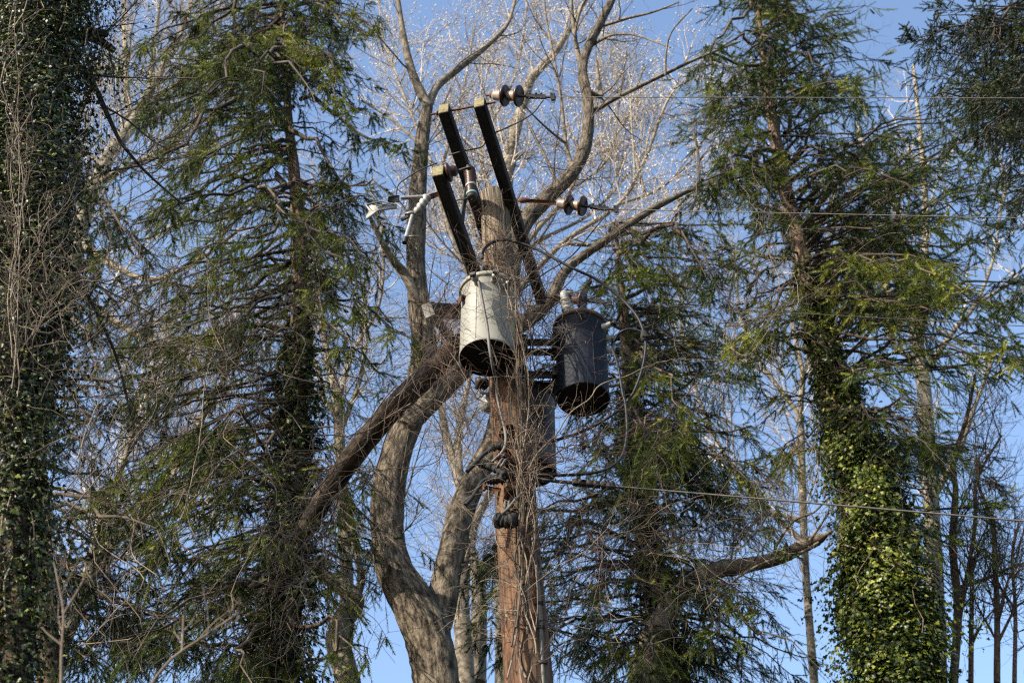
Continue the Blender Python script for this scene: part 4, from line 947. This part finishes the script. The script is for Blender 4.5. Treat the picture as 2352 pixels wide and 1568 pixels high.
bare_tree('thin pale bare tree seen between the charcoal transformer and the ivy column', [
    ([(1870, 1568, 20), (1850, 1300, 18), (1842, 1080, 18), (1840, 1000, 17), (1838, 940, 15), (1843, 860, 13), (1830, 790, 10), (1820, 730, 8), (1825, 600, 5)], 20, 20),
    ([(1840, 1010, 16), (1800, 1060, 10), (1760, 1100, 7)], 20, 20),
    ([(1842, 870, 10), (1870, 780, 8), (1890, 690, 6), (1900, 600, 4)], 20, 20),
    ([(1840, 960, 12), (1740, 820, 9), (1700, 720, 7), (1690, 620, 5), (1685, 560, 4)], 20, 20),
    ([(1850, 1250, 14), (1700, 1100, 10), (1600, 900, 8), (1560, 700, 6), (1600, 580, 4)], 20, 20),
    ([(1850, 1200, 12), (1760, 1180, 9), (1690, 1250, 6)], 20, 20),
], 20, 52, lv=(130, 900, 2400), seedn=700, l1=(.6, 1.8), name='bare_tree', rmin=.004, seed_size=(.014, .026))
bare_tree('dark many stemmed bare tree at the lower right edge', [
    ([(2190, 1568, 21), (2200, 1400, 19), (2188, 1250, 18), (2195, 1130, 14), (2190, 1060, 12), (2220, 960, 9), (2240, 860, 6)], 16, 16),
    ([(2290, 1568, 16), (2290, 1400, 14), (2285, 1280, 12), (2280, 1200, 10), (2250, 1120, 7), (2240, 1050, 5)], 16, 16),
    ([(2230, 1568, 13), (2232, 1380, 10), (2235, 1290, 8), (2260, 1260, 6)], 16, 16),
    ([(2200, 1440, 13), (2225, 1300, 10), (2240, 1200, 9), (2245, 1100, 7), (2300, 1000, 5)], 16, 16),
    ([(2290, 1480, 8), (2330, 1400, 6), (2352, 1380, 5), (2400, 1340, 4)], 16, 16),
    ([(2200, 1350, 11), (2260, 1330, 9), (2330, 1300, 6), (2400, 1280, 5)], 16, 16),
    ([(2330, 1568, 11), (2332, 1400, 9), (2325, 1280, 7), (2340, 1200, 5)], 16, 16),
    ([(2290, 1430, 7), (2310, 1350, 6), (2335, 1280, 4), (2360, 1180, 3)], 16, 16),
], 16, 53, lv=(130, 800, 2000), bark='spruce_bark', twig='twig_dark', l1=(.4, 1.4), name='bare_tree', rmin=.0035)
bare_tree('hardwood hidden by dark boughs, its thick broken limb jutting out to the right', [
    ([(1470, 1620, 74), (1490, 1500, 66), (1530, 1410, 52), (1575, 1345, 44), (1640, 1312, 38), (1700, 1300, 38), (1760, 1288, 34), (1800, 1276, 32), (1840, 1255, 32), (1866, 1243, 29), (1880, 1237, 24), (1894, 1230, 13), (1912, 1218, 4)], 15.6, 14.6),
    ([(1775, 1275, 8), (1790, 1240, 7), (1824, 1195, 6), (1870, 1175, 5), (1905, 1140, 3)], 14.7, 14.5),
    ([(1860, 1240, 8), (1885, 1205, 6), (1905, 1170, 4)], 14.6, 14.3),
    ([(1880, 1245, 6), (1840, 1268, 7), (1760, 1290, 6), (1690, 1330, 5), (1620, 1400, 4)], 14.5, 14.4),
], 15, 54, lv=(22, 90, 220), bark='limb', twig='twig_dark', l1=(.3, .9), S=16, name='hardwood_tree', lump=.09)  # paler limb bark puts the missing sunlight into the colour

# spruces
spruce('tall spruce left of the pole with bare upper trunk and drooping boughs', 
    [(648, 1568, 82), (652, 1400, 70), (665, 1250, 60), (672, 1100, 54), (682, 950, 50), (688, 800, 47), (690, 700, 44), (688, 600, 40), (684, 500, 34), (676, 400, 28), (665, 300, 21), (658, 200, 17), (652, 120, 12), (648, 40, 11), (646, -60, 9), (645, -260, 4)], 13,
    [(560, 20, 880, 230, 19, -.1), (690, 40, 890, 260, 13, -.1), (470, 0, 640, 160, 10, -.1), (250, 70, 480, 330, 12, -.25), (320, 280, 560, 480, 8, -.15), (700, 260, 900, 560, 7, -.2),
     (420, 480, 640, 800, 10, -.3), (160, 480, 430, 900, 17, -.4), (720, 480, 930, 800, 11, -.35), (300, 800, 640, 1100, 11, -.3), (160, 900, 400, 1200, 12, -.25), (300, 1120, 660, 1420, 14, -.3),
     (180, 1300, 520, 1568, 16, -.3), (700, 900, 950, 1300, 12, -.35), (700, 1300, 860, 1568, 8, -.3), (450, 1450, 660, 1650, 10, -.2),
     (190, 60, 480, 340, 13, -.2), (180, 260, 470, 620, 14, -.3), (140, 600, 430, 1000, 11, -.3), (730, 420, 930, 900, 9, -.3), (380, 0, 560, 240, 8, -.1), (220, 1000, 480, 1300, 12, -.3), (560, 260, 660, 520, 6, -.2), (430, -140, 640, 60, 9, -.1), (640, -150, 890, 60, 12, -.1), (760, 280, 940, 700, 10, -.3), (740, 700, 970, 1150, 9, -.4), (780, 1100, 960, 1400, 6, -.4), (120, 1000, 300, 1568, 9, -.3)], 101, droop=.9, group='spruces', dead=600)
spruce('spruce trunk low on the far left, half hidden behind ivy',
    [(112, 1568, 58), (104, 1400, 52), (95, 1250, 46), (88, 1100, 40), (82, 900, 32), (78, 700, 22), (75, 480, 12), (74, 350, 6)], 13,
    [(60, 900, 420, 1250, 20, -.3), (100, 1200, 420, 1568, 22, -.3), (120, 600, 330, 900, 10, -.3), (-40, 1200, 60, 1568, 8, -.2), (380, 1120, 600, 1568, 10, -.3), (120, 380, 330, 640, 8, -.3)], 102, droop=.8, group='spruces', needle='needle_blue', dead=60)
spruce('broad spruce right of the pole with ivy clad lower trunk and upswept boughs',
    [(2062, 1568, 96), (2040, 1400, 84), (2005, 1250, 74), (1965, 1100, 66), (1925, 950, 58), (1890, 820, 52), (1868, 720, 46), (1850, 620, 42), (1830, 540, 38), (1805, 440, 33), (1785, 340, 29), (1770, 250, 25), (1758, 170, 20), (1748, 90, 15), (1738, 0, 13), (1730, -90, 10), (1720, -260, 4)], 15,
    [(1590, 0, 1780, 260, 22, -.2), (1760, 0, 2040, 230, 20, .15), (1870, 200, 2080, 420, 20, .35), (2000, 260, 2330, 520, 16, .5), (1600, 230, 1790, 520, 14, -.1), (1850, 420, 2120, 640, 11, .3), (2020, 480, 2330, 700, 18, .25),
     (1640, 560, 1830, 860, 11, -.15), (1930, 660, 2300, 860, 13, .05), (1930, 860, 2240, 1080, 11, -.1), (1690, 860, 1880, 1100, 6, -.2), (2080, 1040, 2352, 1340, 7, -.2), (2240, 640, 2400, 860, 9, .1), (2080, 240, 2350, 520, 10, .4), (2120, 520, 2370, 860, 11, .15), (1560, 60, 1700, 330, 8, -.2), (1900, 60, 2060, 260, 8, .2), (1560, 420, 1780, 640, 8, -.2), (2200, 1100, 2380, 1300, 4, -.2), (1960, 1040, 2250, 1240, 6, -.2), (1590, -140, 1750, 40, 8, -.2), (1750, -140, 2040, 60, 12, .1), (1600, 480, 1800, 900, 8, -.25), (1560, 200, 1680, 480, 6, -.2)], 103, droop=.62, M_=50, nl=.047, w=.0104, sec=4.2, sh=7.5, group='spruces', slen=(.15, .32), dead=420)
spruce('spruce whose dark boughs fill the top right corner',
    [(2480, 1100, 70), (2460, 700, 60), (2440, 400, 50), (2425, 150, 42), (2410, -50, 32), (2400, -200, 18)], 11,
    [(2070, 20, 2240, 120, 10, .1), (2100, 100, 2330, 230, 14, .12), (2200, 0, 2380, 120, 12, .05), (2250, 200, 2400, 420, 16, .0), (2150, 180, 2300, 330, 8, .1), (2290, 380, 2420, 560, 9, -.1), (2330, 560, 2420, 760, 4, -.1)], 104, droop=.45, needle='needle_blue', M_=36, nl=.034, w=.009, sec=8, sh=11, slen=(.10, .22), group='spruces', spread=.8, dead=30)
spruce('spruce behind the charcoal transformer with ivy on its shaded trunk',
    [(1560, 1620, 74), (1535, 1500, 66), (1505, 1330, 56), (1480, 1180, 48), (1462, 1040, 42), (1448, 900, 36), (1438, 780, 28), (1428, 680, 20), (1420, 590, 12), (1414, 510, 6)], 16,
    [(1300, 590, 1440, 760, 9, -.2), (1430, 560, 1660, 760, 13, -.15), (1500, 720, 1700, 980, 11, -.2), (1330, 940, 1470, 1150, 12, -.2), (1450, 960, 1700, 1200, 13, -.25), (1260, 1150, 1450, 1400, 12, -.2), (1480, 1180, 1720, 1400, 14, -.2),
     (1560, 1380, 1840, 1568, 15, -.35), (1270, 1400, 1520, 1620, 14, -.2), (1060, 1250, 1180, 1480, 8, -.15), (1640, 1300, 1800, 1480, 8, -.3), (1860, 1480, 1960, 1600, 3, -.3), (1480, 500, 1760, 900, 18, -.15), (1560, 880, 1760, 1180, 9, -.25), (1280, 760, 1440, 1000, 6, -.2), (1600, 1000, 1820, 1300, 12, -.3), (1260, 1380, 1420, 1600, 5, -.2), (1600, 540, 1820, 900, 12, -.1), (1640, 860, 1840, 1150, 9, -.25), (1070, 1230, 1210, 1540, 9, -.15), (1250, 640, 1400, 900, 6, -.2)], 105, droop=.75, group='spruces', dead=600, needle='needle', spread=1.6)

# ivy
ivy('dense dark ivy covering the tree at the left edge', [(34, 1620, 135), (34, 1400, 142), (36, 1150, 155), (40, 950, 185), (48, 750, 215), (52, 600, 240), (60, 450, 255), (68, 300, 265), (80, 150, 275), (95, 0, 300), (105, -120, 320)], 7.5, 56000, 201, size=(.022, .046), stems=140, loose=.75, leaf='ivy_shaded')
ivy('sunlit ivy column on the right spruce trunk', [(2068, 1600, 245), (2052, 1500, 235), (2038, 1400, 230), (2022, 1300, 222), (2005, 1200, 200), (1985, 1100, 175), (1955, 1020, 125), (1935, 950, 105), (1915, 880, 85), (1893, 800, 76), (1876, 730, 64), (1862, 660, 50), (1850, 610, 38)], 15, 40000, 202, size=(.038, .078), stems=60, loose=.45)
ivy('thin shaded ivy on the left spruce trunk', [(645, 1600, 150), (650, 1450, 125), (660, 1300, 115), (668, 1150, 108), (676, 1000, 100), (684, 880, 88), (690, 790, 66), (692, 745, 46)], 13, 11000, 203, size=(.04, .075), stems=40, leaf='ivy_shaded')
ivy('patchy ivy on the trunk behind the charcoal transformer', [(1556, 1620, 130), (1530, 1480, 115), (1500, 1330, 95), (1478, 1180, 80), (1462, 1060, 76), (1450, 950, 70), (1442, 880, 50)], 16, 6000, 204, size=(.04, .075), stems=40, leaf='ivy_shaded')

# ivy tree trunk at the left edge
bare_tree('dark trunk at the left edge buried in ivy, with a stubby broken branch', [
    ([(35, 1568, 80), (34, 1100, 84), (40, 800, 80), (48, 500, 76), (60, 250, 70), (75, 0, 62), (85, -150, 50)], 7.5, 7.5),
    ([(60, 50, 30), (120, 62, 28), (180, 78, 24), (225, 92, 20), (262, 116, 14)], 7.5, 7.7),
    ([(150, 70, 22), (200, 72, 20), (246, 78, 17)], 7.6, 7.6),
    ([(130, 100, 20), (205, 180, 14), (250, 270, 10), (280, 330, 8), (340, 400, 6), (420, 470, 4)], 7.6, 8.2),
    ([(90, 500, 16), (180, 640, 9), (260, 800, 7), (300, 950, 5)], 7.6, 8.0),
], 7.5, 61, lv=(110, 520, 1100), bark='log', twig='twig_dark', l1=(.3, 1.2), l2=(.2, .6), l3=(.1, .3), S=16, name='ivy_clad_tree')

# bare vines
vinemass('bare brown vine climbing the pole and tangling over the pale transformer', [
    [(1165, 1590, 8.5), (1185, 1450, 8.55), (1200, 1300, 8.55), (1204, 1180, 8.5), (1200, 1060, 8.45), (1195, 950, 8.42), (1190, 860, 8.2), (1183, 770, 8.12), (1172, 680, 8.12), (1160, 620, 8.3), (1150, 560, 8.55), (1140, 470, 8.55)],
    [(1200, 1590, 8.55), (1205, 1400, 8.56), (1208, 1250, 8.52), (1202, 1100, 8.42), (1192, 960, 8.42), (1186, 860, 8.2)],
], 9, 301, spread=.055, side=270, fine=560, rad=(.0035, .0085), lside=(.25, 1.1), up=-.01)
vinemass('bare reddish vine tangle between the pole and the charcoal transformer', [
    [(1290, 1130, 8.5), (1270, 1000, 8.5), (1235, 900, 8.5), (1215, 800, 8.6), (1190, 640, 8.6), (1120, 520, 8.5), (1080, 380, 8.3), (1060, 260, 8.0)],
    [(1200, 1090, 8.4), (1300, 1040, 8.3), (1390, 1030, 8.3), (1440, 1060, 8.3)],
    [(1085, 1090, 8.6), (1060, 900, 8.5), (1020, 760, 8.5), (1050, 640, 8.4), (1090, 560, 8.4)],
], 4, 302, spread=.10, side=230, fine=460, rad=(.003, .006), lside=(.25, 1.2), up=-.01, mat_='vine_red')
vinemass('fine bare vine tangle hanging about the charcoal transformer and its bracket', [
    [(1190, 520, 8.7), (1260, 620, 8.8), (1300, 760, 9.2), (1420, 880, 9.2), (1430, 1010, 9)],
    [(1180, 1090, 8.45), (1290, 1130, 8.5), (1370, 1240, 8.6), (1400, 1380, 8.7)],
    [(1230, 470, 8.7), (1220, 640, 8.8), (1250, 780, 8.75), (1240, 960, 8.7), (1270, 1140, 8.6)],
    [(1160, 450, 8.6), (1230, 380, 8.6), (1330, 420, 8.7), (1400, 560, 9), (1450, 700, 9)],
], 3, 309, spread=.12, side=190, fine=420, rad=(.0025, .0045), lside=(.3, 1.1), up=-.02, mat_='vine_red')
vinemass('single pale vine stem reaching right across the bottom of the charcoal transformer', [
    [(1210, 1080, 8.4), (1280, 980, 8.3), (1360, 900, 8.2), (1440, 855, 8.2), (1530, 830, 8.2)]], 1, 307, spread=.02, side=8, fine=8, rad=(.005, .007), lside=(.1, .3))
vinemass('loose curtain of bare vines hanging along the leaning log', [
    [(940, 890, 8.85), (880, 965, 8.9), (800, 1060, 8.95), (720, 1180, 9), (650, 1320, 9.05), (600, 1450, 9.05), (560, 1600, 9.05)],
    [(880, 960, 8.8), (825, 1060, 8.9), (760, 1200, 8.95), (690, 1360, 9), (640, 1500, 9), (610, 1600, 9)],
], 6, 303, spread=.22, side=170, fine=320, rad=(.0025, .008), lside=(.3, 1.2), up=-.06)
vinemass('bare twiggy vine fanning out left of the pale transformer', [
    [(1060, 640, 8.5), (1000, 780, 8.6), (950, 880, 8.7), (890, 980, 8.8)],
    [(1080, 700, 8.4), (1030, 850, 8.6), (1010, 950, 8.7), (1060, 1060, 8.6)],
], 3, 308, spread=.12, side=70, fine=120, rad=(.0025, .005), lside=(.3, .9), up=-.03, mat_='vine_red')
vinemass('pale bare vine stems straggling over the ivy at the left edge', [
    [(38, 1000, 6.9), (36, 700, 6.9), (38, 400, 6.9), (40, 200, 6.9), (46, -20, 6.9)],
    [(-10, 760, 6.8), (60, 600, 6.8), (90, 480, 6.8), (160, 420, 6.9)],
    [(-20, 560, 6.8), (30, 620, 6.8), (80, 680, 6.8), (88, 760, 6.8)],
    [(10, 900, 6.8), (90, 760, 6.8), (200, 640, 6.9), (330, 560, 7)],
    [(0, 420, 6.8), (60, 300, 6.8), (90, 180, 6.8)],
    [(60, 1300, 6.9), (150, 1100, 7), (260, 900, 7.2), (420, 700, 7.6)],
], 3, 304, spread=.05, side=210, fine=260, rad=(.0022, .005), lside=(.2, .9), up=.0)
vinemass('long bare vine stems strung through the left spruce', [
    [(90, 1568, 9), (200, 1000, 9), (330, 620, 9), (420, 380, 9), (480, 100, 9)],
    [(250, 1560, 9.2), (260, 1250, 9.2), (240, 1000, 9.2), (190, 700, 9.2)],
    [(640, 1500, 9.5), (520, 1000, 9.5), (440, 700, 9.5), (330, 450, 9.5)],
    [(760, 1020, 9.6), (700, 760, 9.6), (760, 560, 9.6), (860, 420, 9.6)],
    [(430, 1300, 9.5), (520, 800, 9.5), (600, 500, 9.5), (640, 300, 9.5)],
], 4, 305, spread=.35, side=420, fine=900, rad=(.0025, .006), lside=(.3, 1.3), up=-.04)
vinemass('bare vine stems trailing through the spruce boughs right of the pole', [
    [(1380, 1590, 9.5), (1440, 1300, 9.5), (1500, 1100, 9.5), (1640, 900, 9.5)],
    [(1280, 1300, 9), (1400, 1260, 9), (1560, 1240, 9.2), (1700, 1180, 9.4)],
    [(1330, 1590, 9), (1310, 1420, 9), (1345, 1250, 9), (1380, 1120, 9)],
    [(1700, 900, 10), (1760, 640, 10), (1820, 460, 10)],
    [(1480, 1500, 9.6), (1600, 1300, 9.6), (1760, 1140, 9.8), (1880, 960, 10)],
], 4, 306, spread=.3, side=420, fine=900, rad=(.0025, .0055), lside=(.3, 1.2), up=-.04)

# foreground shrubs, lower left
bare_tree('slim upright shrub stem with paired buds in the lower left corner', [
    ([(138, 1600, 7), (141, 1500, 6.5), (146, 1409, 6), (136, 1350, 4.5), (124, 1290, 3)], 5.2, 5.2), ([(146, 1409, 6), (170, 1370, 5), (194, 1327, 4)], 5.2, 5.2), ([(141, 1480, 5), (110, 1455, 4), (96, 1440, 3)], 5.2, 5.2)],
    5.2, 71, lv=(8, 16, 20), bark='vine', twig='vine', l1=(.08, .3), l2=(.05, .15), l3=(.03, .08), name='shrub', up=.1, rmin=.0014, lump=.02)
bare_tree('slim forked shrub stem slanting right near the lower left corner', [
    ([(330, 1600, 7), (378, 1530, 7), (418, 1494, 6), (470, 1460, 5), (548, 1406, 3)], 5.4, 5.4), ([(418, 1494, 6), (420, 1450, 5), (422, 1412, 4)], 5.4, 5.4)],
    5.4, 72, lv=(8, 14, 20), bark='vine', twig='vine', l1=(.08, .35), l2=(.05, .15), l3=(.03, .08), name='shrub', up=.1, rmin=.0014, lump=.02)

# three unseen spruces added left of the view to shade the lower left
for lb_, wd_, sd_ in (('unseen spruce added for shade beyond the left edge of the picture', (-12.6, 7.1, 17.0, 1.4, 100), 901), ('unseen spruce added for shade, farther left', (-14.6, 9.5, 18.5, 2.2, 110), 902),
                      ('slim unseen spruce added for shade, nearest the camera', (-11.6, 2.3, 17, 1.2, 90), 903)):
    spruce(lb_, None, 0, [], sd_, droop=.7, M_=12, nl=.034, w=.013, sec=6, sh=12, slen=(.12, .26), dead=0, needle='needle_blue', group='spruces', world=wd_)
